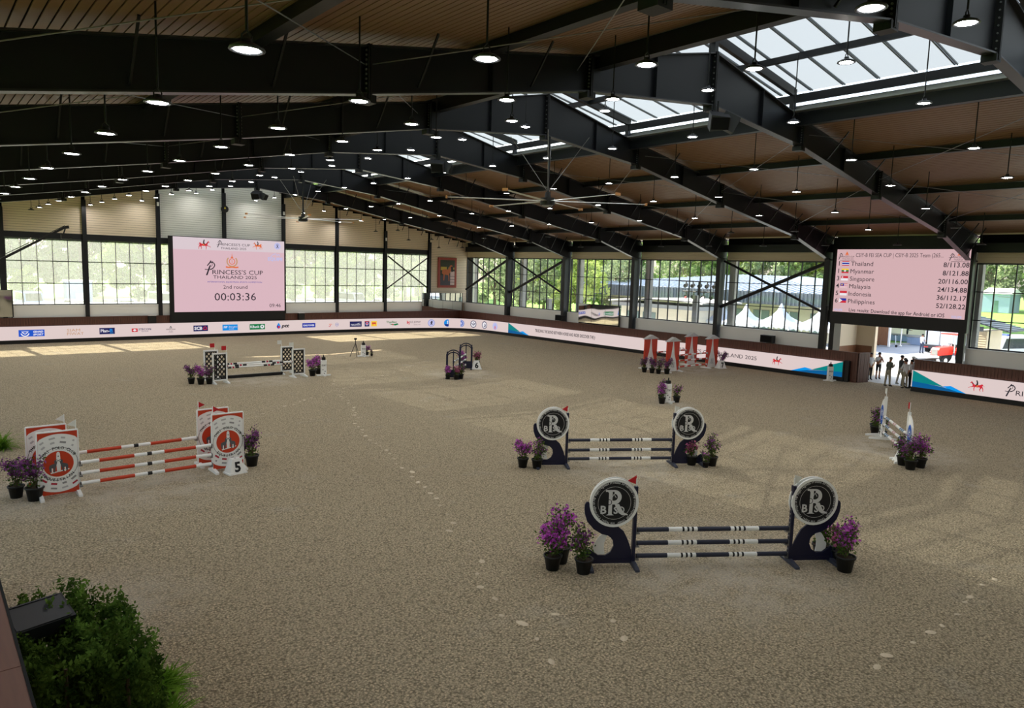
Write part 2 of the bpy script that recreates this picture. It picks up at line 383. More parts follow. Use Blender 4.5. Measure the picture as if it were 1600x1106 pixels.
# ------------------------------------------------------------------ portal frames
TOP = [(0,13.43),(5.83,12.16),(25.4,8.80)]
BOT = [(0,11.81),(5.69,11.26),(12.5,10.02),(20.24,8.75),(24.40,7.52)]
def interp(tab, x):
    x = abs(x)
    for (a, za), (b, zb) in zip(tab[:-1], tab[1:]):
        if x <= b: return za+(zb-za)*(x-a)/(b-a)
    return tab[-1][1]
def make_frame():
    t = thing('portal_frame', 'x', 'steel frame')
    m = MB(); fr = ((XR,0,0),(1,0,0),(0,0,1))
    for sg in (-1,1):
        xs = [0,5.69,12.5,20.24,24.40,25.25]
        poly = [(sg*x, interp(BOT,x)) for x in xs[:-1]]+[(sg*25.25,7.52),(sg*25.25, interp(TOP,25.25)),(sg*5.83,12.16),(0,13.43)]
        if sg < 0: poly = poly[::-1]
        m.prism(poly, fr, -.012, .012)
    m.build('rafter_web', steel, t)
    m = MB()
    for sg in (-1,1):
        for tab, dz in ((TOP,.0),(BOT,-.0)):
            for (a,za),(b,zb) in zip(tab[:-1],tab[1:]):
                m.bar((XR+sg*a,0,za+dz),(XR+sg*b,0,zb+dz),.30,.035,up=(0,0,1))
    m.build('rafter_flange', steel_edge, t)
    # splice plates
    p = None
    for dx in (-20.24,-12.5,-5.69,0,5.69,12.5,20.24):
        zb, zt = interp(BOT,dx), interp(TOP,dx)
        m = MB()
        for s in (-1,1): m.box(s*.028-.018,s*.028+.018,-.19,.19,zb-.16,zt+.03)
        m.box(-.16,.16,-.17,.17,zb-.20,zb-.03)
        o = m.build('splice_plate', black, t); o.location = (XR+dx,0,0)
        m = MB(); nn = 9
        for j in range(nn):
            z = zb+.1+(zt-zb-.2)*j/(nn-1)
            for y in (-.11,.11):
                for s in (-1,1): m.cyl((s*.045,y,z),(s*.075,y,z),.024,.024,6)
        m.build('bolts', bolt_m, o, kind='stuff')
    for dx in (-2.9,2.9,9.1,-9.1):
        m = MB(); m.box(-.006,.006,-.13,.13,interp(BOT,dx)+.02,interp(TOP,dx)-.02); o = m.build('stiffener', steel, t); o.location = (XR+dx,0,0)
    for dx in (7.8,11.2,14.6,17.2,19.4,21.3,22.7,23.8):
        for s in (-1,1):
            m = MB(); x = XR+s*dx
            for sy in (-1,1): m.bar((x,sy*.05,interp(BOT,dx)+.12),(x,sy*.85,ceil_z(dx)-.02),.045,.045)
            m.build('fly_brace', black, t)
    for sg in (-1,1):
        m = MB(); x0 = XR+sg*24.40; x1 = XR+sg*25.22
        fr2 = ((0,0,0),(1,0,0),(0,0,1))
        m.prism([(x0,0),(x0+sg*.5,0),(x1,7.5),(x0,7.5)][::sg], fr2, -.012,.012)
        m.box(min(x0-.02,x0+.02),max(x0-.02,x0+.02),-.17,.17,0,7.58)
        m.bar((x0+sg*.5,0,0),(x1,0,8.7),.3,.03,up=(0,1,0))
        m.box(min(x0,x1)-.01,max(x0,x1)+.01,-.17,.17,7.47,7.53)
        m.build('column', steel, t)
    # lantern rafters and posts
    m = MB()
    for sg in (-1,1):
        m.bar((XR,0,13.95),(XR+sg*5.05,0,13.09),.16,.28)
        m.box(XR+sg*5.05-.09,XR+sg*5.05+.09,-.09,.09,interp(TOP,5.05),13.2)
    m.box(XR-.09,XR+.09,-.12,.12,13.4,14.0)
    m.build('lantern_rafter', steel, t)
    return t
PF = make_frame()
for k in range(0, 9):
    lab = 'black steel portal frame, %s' % (['against the far gable wall','first one out from the far gable','second one out from the far gable','third one out from the far gable',
        'fourth one out from the far gable','carrying the nearer ceiling fan','with the large loudspeaker cluster at its peak','nearest the camera at top right','behind the viewpoint over the stands'][k])
    if k == 0: PF.location = (0, FY(0), 0); PF['label'] = lab; PF['group'] = 'portal frames'
    else: dup(PF, (0, FY(k), 0), 0, lab, 'portal frames')
# lantern (raised skylight)
lan = thing('ridge_skylight', 'raised translucent ridge skylight running along the roof apex', 'skylight')
trans = bpy.data.materials.new('translucent roof sheet'); trans.use_nodes = True; t = trans.node_tree; t.nodes.clear()
o_ = t.nodes.new('ShaderNodeOutputMaterial'); a_ = t.nodes.new('ShaderNodeBsdfTransparent'); a_.inputs[0].default_value = (.5,.55,.59,1)
b_ = t.nodes.new('ShaderNodeBsdfTranslucent'); b_.inputs[0].default_value = (.135,.15,.16,1); x_ = t.nodes.new('ShaderNodeMixShader'); x_.inputs[0].default_value = .62
tc_ = t.nodes.new('ShaderNodeTexCoord'); n_ = t.nodes.new('ShaderNodeTexNoise'); n_.inputs['Scale'].default_value = .6; n_.inputs['Detail'].default_value = 6
mr_ = t.nodes.new('ShaderNodeMapRange'); mr_.inputs[3].default_value = .84; mr_.inputs[4].default_value = .93
t.links.new(tc_.outputs['Object'], n_.inputs[0]); t.links.new(n_.outputs[0], mr_.inputs[0]); t.links.new(mr_.outputs[0], x_.inputs[0])
t.links.new(a_.outputs[0], x_.inputs[1]); t.links.new(b_.outputs[0], x_.inputs[2]); t.links.new(x_.outputs[0], o_.inputs[0])
pan = None
for sg in (-1,1):
    for i in range(61):
        y = -.1-1.2*i
        if pan is None:
            mb = MB(); mb.add([(0,0,14.12),(0,-1.17,14.12),(5.5,-1.17,13.18),(5.5,0,13.18)], [(0,1,2,3)]); pan = mb.build('panel', trans, lan); o = pan
        else: o = part(lan, pan, 'panel')
        o.location = (XR, y, 0); o.scale = (sg,1,1)
sm = None
seam_m = mat('skylight seam', (128,134,140), .5)
for sg in (-1,1):
    for i in range(62):
        y = -.1-1.2*i
        if sm is None:
            mb = MB(); mb.bar((0,.05,14.13),(5.5,.05,13.19),.05,.07); mb.bar((0,-.03,14.10),(5.5,-.03,13.16),.03,.05); sm = mb.build('seam', seam_m, lan); o = sm
        else: o = part(lan, sm, 'seam')
        o.location = (XR, y, 0); o.scale = (sg,1,1)
for sg in (-1,1):
    m = MB(); m.box(-.07,.07,-72.8,.2,-.14,.14); o = m.build('eave_beam', steel, lan); o.location = (XR+sg*5.05,0,12.84)
    m = MB(); m.box(-.07,.07,-72.8,.2,-.1,.1); o = m.build('mid_beam', steel, lan); o.location = (XR+sg*2.5,0,13.55)
m = MB(); m.add([(XR-5.6,.30,11.9),(XR+5.6,.30,11.9),(XR+5.6,.30,13.15),(XR,.30,14.15),(XR-5.6,.30,13.15)],[(0,1,2,3,4)]); m.build('end_panel', siding_w, lan)  # unseen end cladding added to block a strip of sun on the sand
m = MB(); m.box(-.08,.08,-72.8,.2,-.12,.12); o = m.build('ridge_beam', steel, lan); o.location = (XR,0,13.98)

for k in (2,4,5,6):
    for sg, nm in ((-1,'left'),(1,'right')):
        t = thing('roof_bracing', 'thin crossed steel rods under the %s slope, %s bay from the far gable' % (nm, ORD[k]), 'bracing', group='roof bracing')
        for a, b2 in ((6.2,12.4),(12.6,20.0)):
            for y0, y1 in ((FY(k)-.1,FY(k+1)+.1),(FY(k+1)+.1,FY(k)-.1)):
                m = MB(); m.cyl((XR+sg*a,y0,ceil_z(a)-.55),(XR+sg*b2,y1,ceil_z(b2)-.55),.012,.012,4); m.build('rod', bolt_m, t)
# ------------------------------------------------------------------ side wall right (x = XG)
def grid_window(idx, label, origin, rot, W, H, nx, nz, gm, mw=.03):
    """window bay in local x (width) / z ; origin lower left corner"""
    t = thing('window_%d' % idx, label, 'window', origin, rot, kind='structure')
    f = MB(); b = .06
    f.box(0,W,-b,b,0,.07); f.box(0,W,-b,b,H-.07,H); f.box(0,.07,-b,b,0,H); f.box(W-.07,W,-b,b,0,H); f.build('frame', mull, t)
    for i in range(1,nx):
        m = MB(); m.box(-mw,mw,-.05,.05,.07,H-.07); o = m.build('mullion', mull, t); o.location = (W*i/nx,0,0)
    for j in range(1,nz):
        m = MB(); m.box(.07,W-.07,-.025,.025,-.025,.025); o = m.build('transom', mull, t); o.location = (0,0,H*j/nz)
    pw, ph = W/nx, H/nz; p = None
    for i in range(nx):
        for j in range(nz):
            if p is None: mb = MB(); mb.add([(.0,0,0),(pw,0,0),(pw,0,ph),(0,0,ph)],[(0,1,2,3)]); p = mb.build('pane', gm, t); o = p
            else: o = part(t, p, 'pane')
            o.location = (i*pw, 0, j*ph)
    return t
wi = 1
wr = thing('wall_right', 'right long side wall with cream band above and white wall below the windows', 'wall', kind='structure')
bay_names = {1:'in the corner bay of the right wall, crossed by braces',2:'in the second bay of the right wall with crossed braces',3:'behind the wall mirror on the right side',
 4:'in the uncrossed bay looking on the grey roofed building',5:'with thick crossed braces in front of the white tents',7:'right of the scoreboard, showing the ambulance outside',8:'nearest bay of the right wall, out past the picture edge'}
for k in range(1,10):
    y1, y0 = FY(k-1)-.16, FY(k)+.16       # far and near end of bay
    if k == 1: y1 = -.05
    W = y1-y0
    if k != 6:
        if k < 9:
            # local x runs along -Y (rot -90deg)
            grid_window(wi, 'black gridded window '+bay_names[k], (XG, y1, ZS), -pi/2, W, ZWT-ZS, 8, 3, glass_clear, .026); wi += 1
        m = MB(); m.box(XG-.36, XG+.12, y0, y1, 0, ZS-.02); m.box(XG-.38, XG+.14, y0, y1, ZS-.06, ZS-.0); m.build('low_wall', lowwall_m, wr)
    m = MB(); n = 4
    for j in range(n):
        z0 = ZWT+.62*j/n; z1 = ZWT+.62*(j+1)/n
        m.add([(XG-.03,y0,z0+.012),(XG-.03,y1,z0+.012),(XG-.0,y1,z1),(XG-.0,y0,z1),(XG+.06,y0,z0),(XG+.06,y1,z0),(XG+.06,y1,z1),(XG+.06,y0,z1)],
              [(3,2,1,0),(4,5,6,7),(0,1,5,4),(7,6,2,3)])
    m.build('siding_band', siding_m, wr)
    m = MB(); m.box(XG+.0,XG+.1,y0,y1,ZWT+.62,9.0); m.build('upper_wall', blackmatte, wr)
m = MB(); m.box(XG-.30,XG-.02,-72.5,.1,8.02,8.50); m.box(XG-.38,XG-.02,-72.5,.1,7.98,8.02); o = m.build('eave_beam', steel); tag(o, 'black steel eave beam over the windows of the right wall', 'beam')
def brace_pair(label, pA, pB, zlo, zhi, r1, r2, grp):
    """pA far column, pB near column (xy)"""
    t = thing('cross_brace', label, 'brace', (0,0,0), 0, grp)
    m = MB(); m.cyl((pA[0],pA[1],zlo),(pB[0],pB[1],zhi),r1,r1,10); m.build('brace_tube', black, t)
    m = MB(); m.cyl((pA[0]+.12,pA[1]+.0,zhi),(pB[0]+.12,pB[1],zlo),r2,r2,8); m.build('brace_rod', black, t)
for k, nm in ((1,'in the corner bay of the right wall'),(2,'in the second bay of the right wall'),(5,'beside the scoreboard on the right wall')):
    brace_pair('black crossed steel braces '+nm, (XG-.4,min(FY(k-1)-.1,-.45)), (XG-.4,FY(k)+.1), 4.05, 7.35, .125, .085, 'crossed wall braces')
brace_pair('black crossed rods at the right end of the far gable', (XR+3*BW+.15,-.14), (XR+4*BW-.15,-.14), 4.05, 7.25, .075, .075, 'crossed wall braces')
# outer concrete pillars
for k, nm in enumerate(['by the far corner','second from the far corner','third from the far corner','fourth from the far corner','fifth from the far corner','sixth from the far corner','beside the ambulance window']):
    m = MB(); m.box(-.22,.22,-.24,.24,0,8.2); o = m.build('porch_pillar', concrete); o.location = (XG+1.45, FY(k)+.15, 0); tag(o, 'tall grey outdoor pillar seen through the right wall windows, '+nm, 'pillar', 'outdoor pillars')
m = MB(); m.box(-.2,.2,-.2,.2,0,3.6); o = m.build('gate_post', concrete); o.location = (47.5,-11.3,0); tag(o, 'short grey post outside the second window of the right wall', 'pillar')
m = MB(); m.box(-.2,.2,-.2,.2,0,4.7); o = m.build('gate_post', concrete); o.location = (47.6,-28.1,0); tag(o, 'grey post outside under the imitated lamp reflection', 'pillar')
m = MB(); m.box(45.8,49.0,-76,2,8.95,9.1); o = m.build('sky_limit_soffit', siding_m); tag(o, 'added unseen eave soffit outside the right wall, limiting sky light', 'roof', kind='structure')  # unseen overhang added to hold back sky light from the windows

# ------------------------------------------------------------------ far gable wall (y = 0)
wf = thing('wall_far', 'far gable wall with horizontal siding above gridded windows', 'wall', kind='structure')
CX = [XR+(k-3)*BW for k in range(-2,9)]   # columns, last = right corner
for i in range(len(CX)-1):
    x0, x1 = CX[i]+.13, CX[i+1]-.13
    last = i == len(CX)-2
    if not last:
        grid_window(wi, 'screened gridded window of the far gable, %s' % (['out past the left edge','beyond the left edge','at the left edge behind the camera crane','second from the left edge','just left of the big screen',
            'hidden behind the left half of the big screen','just right of the big screen','third from the right corner','behind the crossed rods','x'][i]), (x0,0,ZS+.06), 0, x1-x0, 7.52-ZS-.06, 5, 3, glass_haze, .02); wi += 1
        m = MB(); m.box(x0,x1,-.14,.14,0,ZS+.05); m.box(x0-.01,x1+.01,-.16,.16,ZS+.0,ZS+.06); m.build('low_wall', lowwall_m, wf)
        m = MB(); m.box(x0,x1,-.12,.1,7.53,7.96); m.build('head_beam', steel, wf)
    zb = 7.96 if not last else 0.
    # lap siding clipped under the roof slope
    m = MB(); z = zb; h = .172
    mid = siding_w if i in (4,5,6) and i != 6 else siding_m
    while z < 12.9:
        z1 = z+h
        a, b = x0, x1
        lim = (13.25-z1)/.171
        a = max(a, XR-lim); b = min(b, XR+lim)
        if b-a > .1:
            m.add([(a,-.05,z+.014),(b,-.05,z+.014),(b,-.035,z1),(a,-.035,z1),(a,.02,z+.014),(b,.02,z+.014),(b,.02,z1),(a,.02,z1)], [(0,1,2,3),(4,5,1,0),(3,2,6,7)])
        z = z1
    m.build('siding', mid, wf, kind='stuff')
    zz_ = 13.2-.171*max(abs(x0-XR),abs(x1-XR))
    m = MB(); m.box(x0,x1,.03,.06,zb,zz_); m.build('gap_shade_sheet', blackmatte, wf)  # black sheet added so the gaps between siding boards look shaded
m = MB(); m.add([(XR-26,.16,7.96),(XR+26,.16,7.96),(XR+26,.16,8.9),(XR,.16,13.4),(XR-26,.16,8.9)], [(0,1,2,3,4)]); m.add([(CX[-2],.16,0),(XR+26,.16,0),(XR+26,.16,8),(CX[-2],.16,8)],[(0,1,2,3)]); m.build('backing', blackmatte, wf)
for i, x in enumerate(CX[:-1]):
    m = MB(); zt = interp(BOT, x-XR)+.05
    m.box(-.14,.14,-.30,-.27,0,zt); m.box(-.14,.14,.0,.03,0,zt); m.box(-.012,.012,-.28,.02,0,zt)
    o = m.build('wall_column', steel, wf); o.location = (x,0,0)
pl = MB(); pl.box(-.09,.09,-.325,-.305,10.35,10.75); 
for x in (CX[4], CX[6], CX[8]):
    m = MB(); zz = interp(BOT,x-XR)-.9; m.box(-.08,.08,-.33,-.305,zz,zz+.3); o = m.build('notice_plate', white_p, wf); o.location = (x,0,0)
# left wall (camera side, mostly unseen)
wl = thing('wall_left', 'left long side wall behind the stands, outside the picture', 'wall', kind='structure')
m = MB(); m.box(-4.9,-4.7,-73,.1,0,2.7); m.box(-4.9,-4.7,-73,.1,7.4,9.1); m.build('wall_panel', siding_m, wl)
for k in range(9):
    m = MB(); m.box(-.012,.012,.03,7.97,2.72,7.38); o = m.build('glazing', glass_clear, wl); o.location=(-4.8, FY(k+1), 0)
wn = thing('wall_near', 'gable wall behind the viewpoint, outside the picture', 'wall', kind='structure')
m = MB(); m.box(-4.9,46.2,-73.3,-73.1,0,13.4); m.build('wall_panel', siding_m, wn)
# wall clock / black disc on ridge column
t = thing('cable_reel', 'black round reel with yellow warning triangle on the ridge column', 'reel', (CX[5],-.34,10.55))
m = MB(); m.cyl((0,0,0),(0,-.12,0),.30,.30,20); m.build('drum', black, t)
m = MB(); m.flat([(-.09,.02),(.09,.02),(0,.2)], ((0,-.13,0),(1,0,0),(0,0,1))); m.build('warning_triangle', mat('yellow', (210,190,50)), t)

# ------------------------------------------------------------------ high-bay lamps
lens_m = bpy.data.materials.new('lamp lens'); lens_m.use_nodes = True
b = lens_m.node_tree.nodes['Principled BSDF']; b.inputs['Emission Color'].default_value = (1,.97,.93,1); b.inputs['Emission Strength'].default_value = LAMP_L
lens_off = mat('dark lamp lens', (120,120,122), .4)
housing = mat('lamp housing', (60,62,66), .4, .3)
def make_lamp(lens):
    t = thing('high_bay_lamp', 'x', 'lamp')
    m = MB(); m.lathe([(.0,.10),(.055,.10),(.06,.045),(.13,.035),(.205,-.005),(.215,-.03),(.185,-.04),(.175,-.02)], 16); m.build('housing', housing, t, True)
    m = MB(); m.flat([(  .155*cos(2*pi*i/12),-.155*sin(2*pi*i/12)) for i in range(12)], ((0,0,-.028),(1,0,0),(0,1,0))); m.build('lens', lens, t)
    m = MB(); m.cyl((0,0,.2),(0,0,1),.018,.018,6); m.tube([(-.06,0,.05),(-.06,0,.14),(0,0,.2),(.06,0,.14),(.06,0,.05)],.012,5); m.build('hanger', black, t)
    m = MB(); m.cyl((0,0,0),(0,0,1),.018,.018,6,caps=False); m.build('rod', black, t)
    return t
ROWS = [(-20.7,'lowest left'),(-17.15,'second lowest left'),(-13.55,'third left'),(-9.9,'fourth left'),(-6.45,'row left of the skylight'),(-2.5,'left skylight'),(2.25,'right skylight'),(6.45,'row right of the skylight'),
        (9.9,'fourth right'),(13.55,'third right'),(17.15,'second lowest right'),(20.7,'lowest right')]
RN = {-20.7:'lowest row of left slope',-17.15:'second lowest row of left slope',-13.55:'middle row of left slope',-9.9:'second highest row of left slope',-6.45:'highest row of left slope',
 -2.5:'row left of the ridge',2.25:'row right of the ridge',6.45:'highest row of right slope',9.9:'second highest row of right slope',13.55:'middle row of right slope',17.15:'second lowest row of right slope',20.7:'lowest row of right slope'}
L_on, L_off = make_lamp(lens_m), make_lamp(lens_off); first = {True: L_on, False: L_off}; used = {True: False, False: False}
for dx, nm in ROWS:
    for n in range(15):
        k = .21+.5*n
        z = 11.8-.172*abs(dx)
        if dx == -2.5: z = 11.6
        on = True
        if abs(dx) > 20: on = False
        if dx == 17.15: on = n in (11,) or n in (3,)
        if dx == 13.55 and n < 4: on = False
        if dx < -12 and n < 1: on = False
        loc = (XR+dx, FY(k), z)
        lab = '%s round high-bay lamp, %s from far gable, %s' % ('lit' if on else 'unlit', ORD[n], RN[dx])
        grp = 'high bay lamps'
        if not used[on]: r = first[on]; r.location = loc; r['label'] = lab; r['group'] = grp; used[on] = True
        else: r = dup(first[on], loc, 0, lab, grp)
        top = ceil_z(dx) if abs(dx) > 5.3 else (14.1-.171*abs(dx))-.2
        for c in r.children:
            if c.name.startswith('rod'): c.location = (0,0,.98); c.scale = (1,1,top-z-.98)

# ------------------------------------------------------------------ ceiling fans
fan_m = mat('pale fan blade', (205,206,200), .4, .2, .03)
def make_fan(loc, drop, label, a0):
    t = thing('ceiling_fan', label, 'fan', loc, 0, 'large ceiling fans')
    m = MB(); m.cyl((0,0,0),(0,0,drop),.05,.05,10); m.build('down_rod', steel, t)
    m = MB(); m.cyl((0,0,-.22),(0,0,.06),.30,.30,20); m.cyl((0,0,.06),(0,0,.3),.14,.1,12); m.build('motor', black, t)
    m = MB(); m.cyl((0,0,-.27),(0,0,-.23),.2,.22,16); m.build('motor_cap', bolt_m, t)
    for i in range(6):
        a = a0+2*pi*i/6; m = MB()
        m.T = Matrix.Rotation(a,4,'Z'); prof = [(-.11,0),(.0,.045),(.11,.02),(.0,.015)]
        r0, r1 = .3, 4.1; n = len(prof)
        vs = [(r0,y,z-.08) for y,z in prof]+[(r1,y*.8,z*.6-.06) for y,z in prof]
        m.add(vs, [(0,1,2,3),(7,6,5,4)]+[(j,(j+1)%n+0,n+(j+1)%n,n+j) for j in range(n)])
        m.build('blade', fan_m, t)
        m = MB(); m.T = Matrix.Rotation(a,4,'Z'); m.box(4.1,4.17,-.1,.1,-.10,0); m.build('blade_tip', mat('orange blade tip', (200,140,90)), t)
    m = MB()
    for i in range(4):
        a = pi/4+pi/2*i; m.cyl((0,0,.3),(1.6*cos(a),1.6*sin(a),drop+.0),.012,.012,4)
    m.build('guy_wire', bolt_m, t)
    return t
make_fan((XR-.05,FY(5)-.35,9.2), 2.5, 'huge six-bladed ceiling fan hanging in the centre of the hall', .45)
make_fan((XR-.05,FY(2)-.35,9.3), 2.5, 'distant six-bladed ceiling fan near the big screen', .2)

# loudspeaker clusters at peaks
def cluster(k, label, s=1.):
    t = thing('loudspeaker_cluster', label, 'loudspeaker', (XR,FY(k)-.30,11.45), 0, 'loudspeaker clusters', sc=s)
    gm = mat('grey speaker cabinet', (52,53,56), .5)
    for a in (-2.35,-.8):
        m = MB(); m.T = Matrix.Rotation(a,4,'Z') @ Matrix.Translation((.34,0,-.25)) @ Matrix.Rotation(.45,4,'Y')
        m.prism([(-.3,-.26),(.3,-.19),(.3,.19),(-.3,.26)], ((0,0,0),(0,1,0),(0,0,1)), -.27,.27); c = m.build('cabinet', gm, t)
        m2 = MB(); m2.T = m.T; m2.box(.27,.285,-.27,.27,-.19,.19); m2.build('grille', blackmatte, c)
    m = MB(); m.tube([(-.3,0,.1),(.3,0,.1)],.03,6); m.cyl((0,0,.1),(0,0,.45),.03,.03,6); m.build('bracket', black, t)
cluster(6,'large pair of grey loudspeakers under the nearer roof peak',1.)
cluster(4,'pair of grey loudspeakers under the middle roof peak',1.)
cluster(1,'small distant pair of loudspeakers above the big screen',1.)

# ------------------------------------------------------------------ arena fence (kick boards + LED ribbon)
def planks(m, p0, p1, z0, z1, nrm, step=.16, th=.03):
    a, b = Vector((p0[0],p0[1],0)), Vector((p1[0],p1[1],0)); L = (b-a).length; d = (b-a)/L; n = int(L/step)
    N = Vector((nrm[0],nrm[1],0))
    for i in range(n):
        s0, s1 = L*i/n, L*(i+1)/n-.012
        P, Q = a+d*s0, a+d*s1; t_ = th*(1 if i % 2 else .8)
        vs = [P, Q, Q+N*t_, P+N*t_]
        m.add([v+Vector((0,0,z0)) for v in vs]+[v+Vector((0,0,z1)) for v in vs], [(4,5,6,7),(2,3,7,6),(3,0,4,7),(1,2,6,5)])
    return m
def fence_board(name, label, p0, p1, nrm, z1=1.84, ret=None):
    t = thing(name, label, 'arena fence')
    m = MB(); planks(m, p0, p1, 0, z1-.04, nrm); m.build('planks', wood_dark, t, kind='stuff')
    m = MB(); m.bar((p0[0]-nrm[0]*.02,p0[1]-nrm[1]*.02,.9),(p1[0]-nrm[0]*.02,p1[1]-nrm[1]*.02,.9),.03,1.78); m.build('backing_board', black, t)
    m = MB(); c = Vector((nrm[0],nrm[1],0)); a, b = Vector((*p0,z1-.02)), Vector((*p1,z1-.02)); m.bar(a-c*.05,b-c*.05,.22,.045); m.build('cap_rail', wood_dark, t)
    return t
fence_board('kick_fence', 'dark wooden kickboard fence along the far gable wall', (-4.6,-.42), (44.78,-.42), (0,-1))
fence_board('kick_fence', 'dark wooden kickboard fence along the right side wall', (44.78,-.42), (44.78,-42.25), (-1,0))
fence_board('kick_fence', 'dark wooden kickboard fence right of the entrance', (44.78,-45.5), (44.78,-72), (-1,0))
fence_board('entrance_gate', 'open dark wooden gate leaf turned outward at the entrance', (44.80,-42.27), (45.75,-42.50), (-.23,-.97))
t = thing('fence_return', 'short dark wooden fence end right of the entrance', 'arena fence')
m = MB(); planks(m, (44.78,-45.5), (46.8,-45.9), 0, 1.8, (.2,.98)); m.build('planks', wood_dark, t, kind='stuff'); m = MB(); m.bar((44.78,-45.5,1.82),(46.8,-45.9,1.82),.3,.05); m.build('cap_rail', wood_dark, t)
t = thing('near_fence', 'red brown wooden fence rail in the lower left corner', 'arena fence')
for i, (a, b) in enumerate(((-46,-50.0),(-50,-53.2),(-53.2,-57),(-57,-66))):
    m = MB(); m.box(.30,.66,b+.006,a-.006,1.80,1.85); m.build('rail_board', wood_cap, t)
    m = MB(); m.box(.675,1.05,b+.006,a-.006,1.80,1.85); m.build('rail_board', wood_cap, t)
m = MB(); planks(m, (1.0,-46), (1.0,-66), 0, 1.8, (1,0)); m.build('planks', wood_dark, t, kind='stuff')
m = MB(); m.box(1.05,1.08,-66,-46,1.70,1.86); m.build('edge_trim', blackmatte, t)
# stands platform under the viewpoint (out of view)

PATH = [(-4.5,-.66),(8,-.66),(20,-.66),(30,-.74),(34,-.95),(37,-1.30),(39,-1.70),(40.6,-2.15),(41.8,-2.65),(42.8,-3.4),(43.4,-4.3),(43.75,-5.3),(43.95,-7),(44.1,-9.2),(44.22,-13),(44.4,-20),(44.47,-28),(44.5,-41.5)]
def path_frames(path):
    out = [0]
    for a, b in zip(path[:-1], path[1:]): out.append(out[-1]+math.hypot(b[0]-a[0], b[1]-a[1]))
    return out
PS = path_frames(PATH)
def path_at(s):
    for i in range(len(PS)-1):
        if s <= PS[i+1] or i == len(PS)-2:
            t_ = (s-PS[i])/(PS[i+1]-PS[i]); a, b = PATH[i], PATH[i+1]
            return (a[0]+(b[0]-a[0])*t_, a[1]+(b[1]-a[1])*t_), ((b[0]-a[0])/(PS[i+1]-PS[i]), (b[1]-a[1])/(PS[i+1]-PS[i]))
def s_of(x=None, y=None):
    best = (9e9,0)
    for i in range(1200):
        s = PS[-1]*i/1200; (px,py),_ = path_at(s)
        e = (0 if x is None else abs(px-x))+(0 if y is None else abs(py-y))
        if e < best[0]: best = (e,s)
    return best[1]
led_pink = screen('LED pale pink', (222,203,201), .95)
led_t = {n: screen('LED '+n, c, .95) for n, c in dict(blue=(28,84,200),dkblue=(20,50,130),navy=(34,36,88),gold=(196,150,110),cyan=(20,140,225),green=(20,120,70),red=(205,45,60),black=(40,38,46),
    royal=(34,52,160),white=(235,232,238),yellow=(245,200,60),teal=(0,130,130),midblue=(0,92,150),sky=(0,150,235),orange=(225,110,60),steel=(90,120,190),lilac=(190,190,232)).items()}
def ribbon(path, label, end_caps=True):
    t = thing('led_ribbon', label, 'LED board')
    # face
    for z0, z1, mt, nm, off in ((.27,1.235,led_pink,'led_face',.0),(0,.268,black,'base_skirt',.015),(1.236,1.25,black,'top_edge',.0)):
        m = MB()
        for a, b in zip(path[:-1], path[1:]):
            d = Vector((b[0]-a[0], b[1]-a[1],0)).normalized(); N = Vector((d.y,-d.x,0))
            A = Vector((*a,0))+N*off; B = Vector((*b,0))+N*off
            m.add([A+Vector((0,0,z0)),B+Vector((0,0,z0)),B+Vector((0,0,z1)),A+Vector((0,0,z1)),A-N*.10+Vector((0,0,z0)),B-N*.10+Vector((0,0,z0)),B-N*.10+Vector((0,0,z1)),A-N*.10+Vector((0,0,z1))],
                  [(0,1,2,3),(5,4,7,6),(3,2,6,7),(0,4,5,1),(0,3,7,4),(1,5,6,2)])
        m.build(nm, mt, t)
    return t
RIB = ribbon(PATH, 'long pale pink LED advertising board along the far end and right side')
PATH2 = [(44.5,-45.5),(44.5,-72)]
RIB2 = ribbon(PATH2, 'pale pink LED advertising board right of the entrance')
m = MB(); m.box(44.42,44.62,-41.58,-41.5,0,1.26); m.box(44.48,44.75,-41.85,-41.5,0,1.3); m.build('end_cabinet', black, RIB)
def fr_at(s, z=.75, off=.008):
    (x,y),(dx,dy) = path_at(s); return (Vector((x,y,z))+Vector((dy,-dx,0))*off, Vector((dx,dy,0)), Vector((0,0,1)))
def sx(x): return s_of(x=x) if x < 43 else 0
LB = list(led_t.values()); LI = {n:i for i,n in enumerate(led_t)}
def logo(s, fn, name='logo', rib=None, fr=None):
    m = MB(); F = fr or fr_at(s); fn(m, F); return m.build(name, LB, rib or RIB)
I = LI
def s_end(x): return s_of(x=x)
H_ = .36
def lg_gs(m,F): m.rect(-.78,-.24,.78,.24,F,0,I['blue']); m.ring(-.40,.03,.2,.27,F,.003,I['white'],16,pi*1.05,pi*1.95); m.flat([(-.62,.13),(-.18,.13),(-.25,.02),(-.4,-.1),(-.55,.02)],F,.003,I['white']); m.flat([(-.55,.09),(-.25,.09),(-.4,-.04)],F,.005,I['blue']); m.text('GRAND',F,.38,.03,.13,.6,.003,I['white'],bold=2,shear=.2); m.text('SPORT',F,.38,-.17,.13,.6,.003,I['white'],bold=2,shear=.2)
def lg_sp(m,F): m.text('SIAM',F,-.55,.03,.2,.85,0,I['gold'],'l'); m.text('PIWAT',F,-.55,-.23,.2,1.08,0,I['gold'],'l')
def lg_pb(m,F): m.rect(-.52,-.24,.52,.24,F,0,I['navy']); m.text('Plan-',F,-.44,-.09,.22,.6,.003,I['white'],'l',1); m.text('B',F,.18,-.09,.24,.2,.003,I['cyan'],'l',1); m.rect(.18,-.18,.42,-.15,F,.003,I['cyan'])
def lg_st(m,F): m.rect(-.68,-.13,-.26,.13,F,0,I['red']); m.flat([(-.62,0),(-.47,.09),(-.32,0),(-.47,-.09)],F,.003,I['white']); m.text('STECON',F,-.2,-.02,.15,.9,0,I['navy'],'l',1); m.text('GROUP',F,.25,-.15,.06,.5,0,I['navy'])
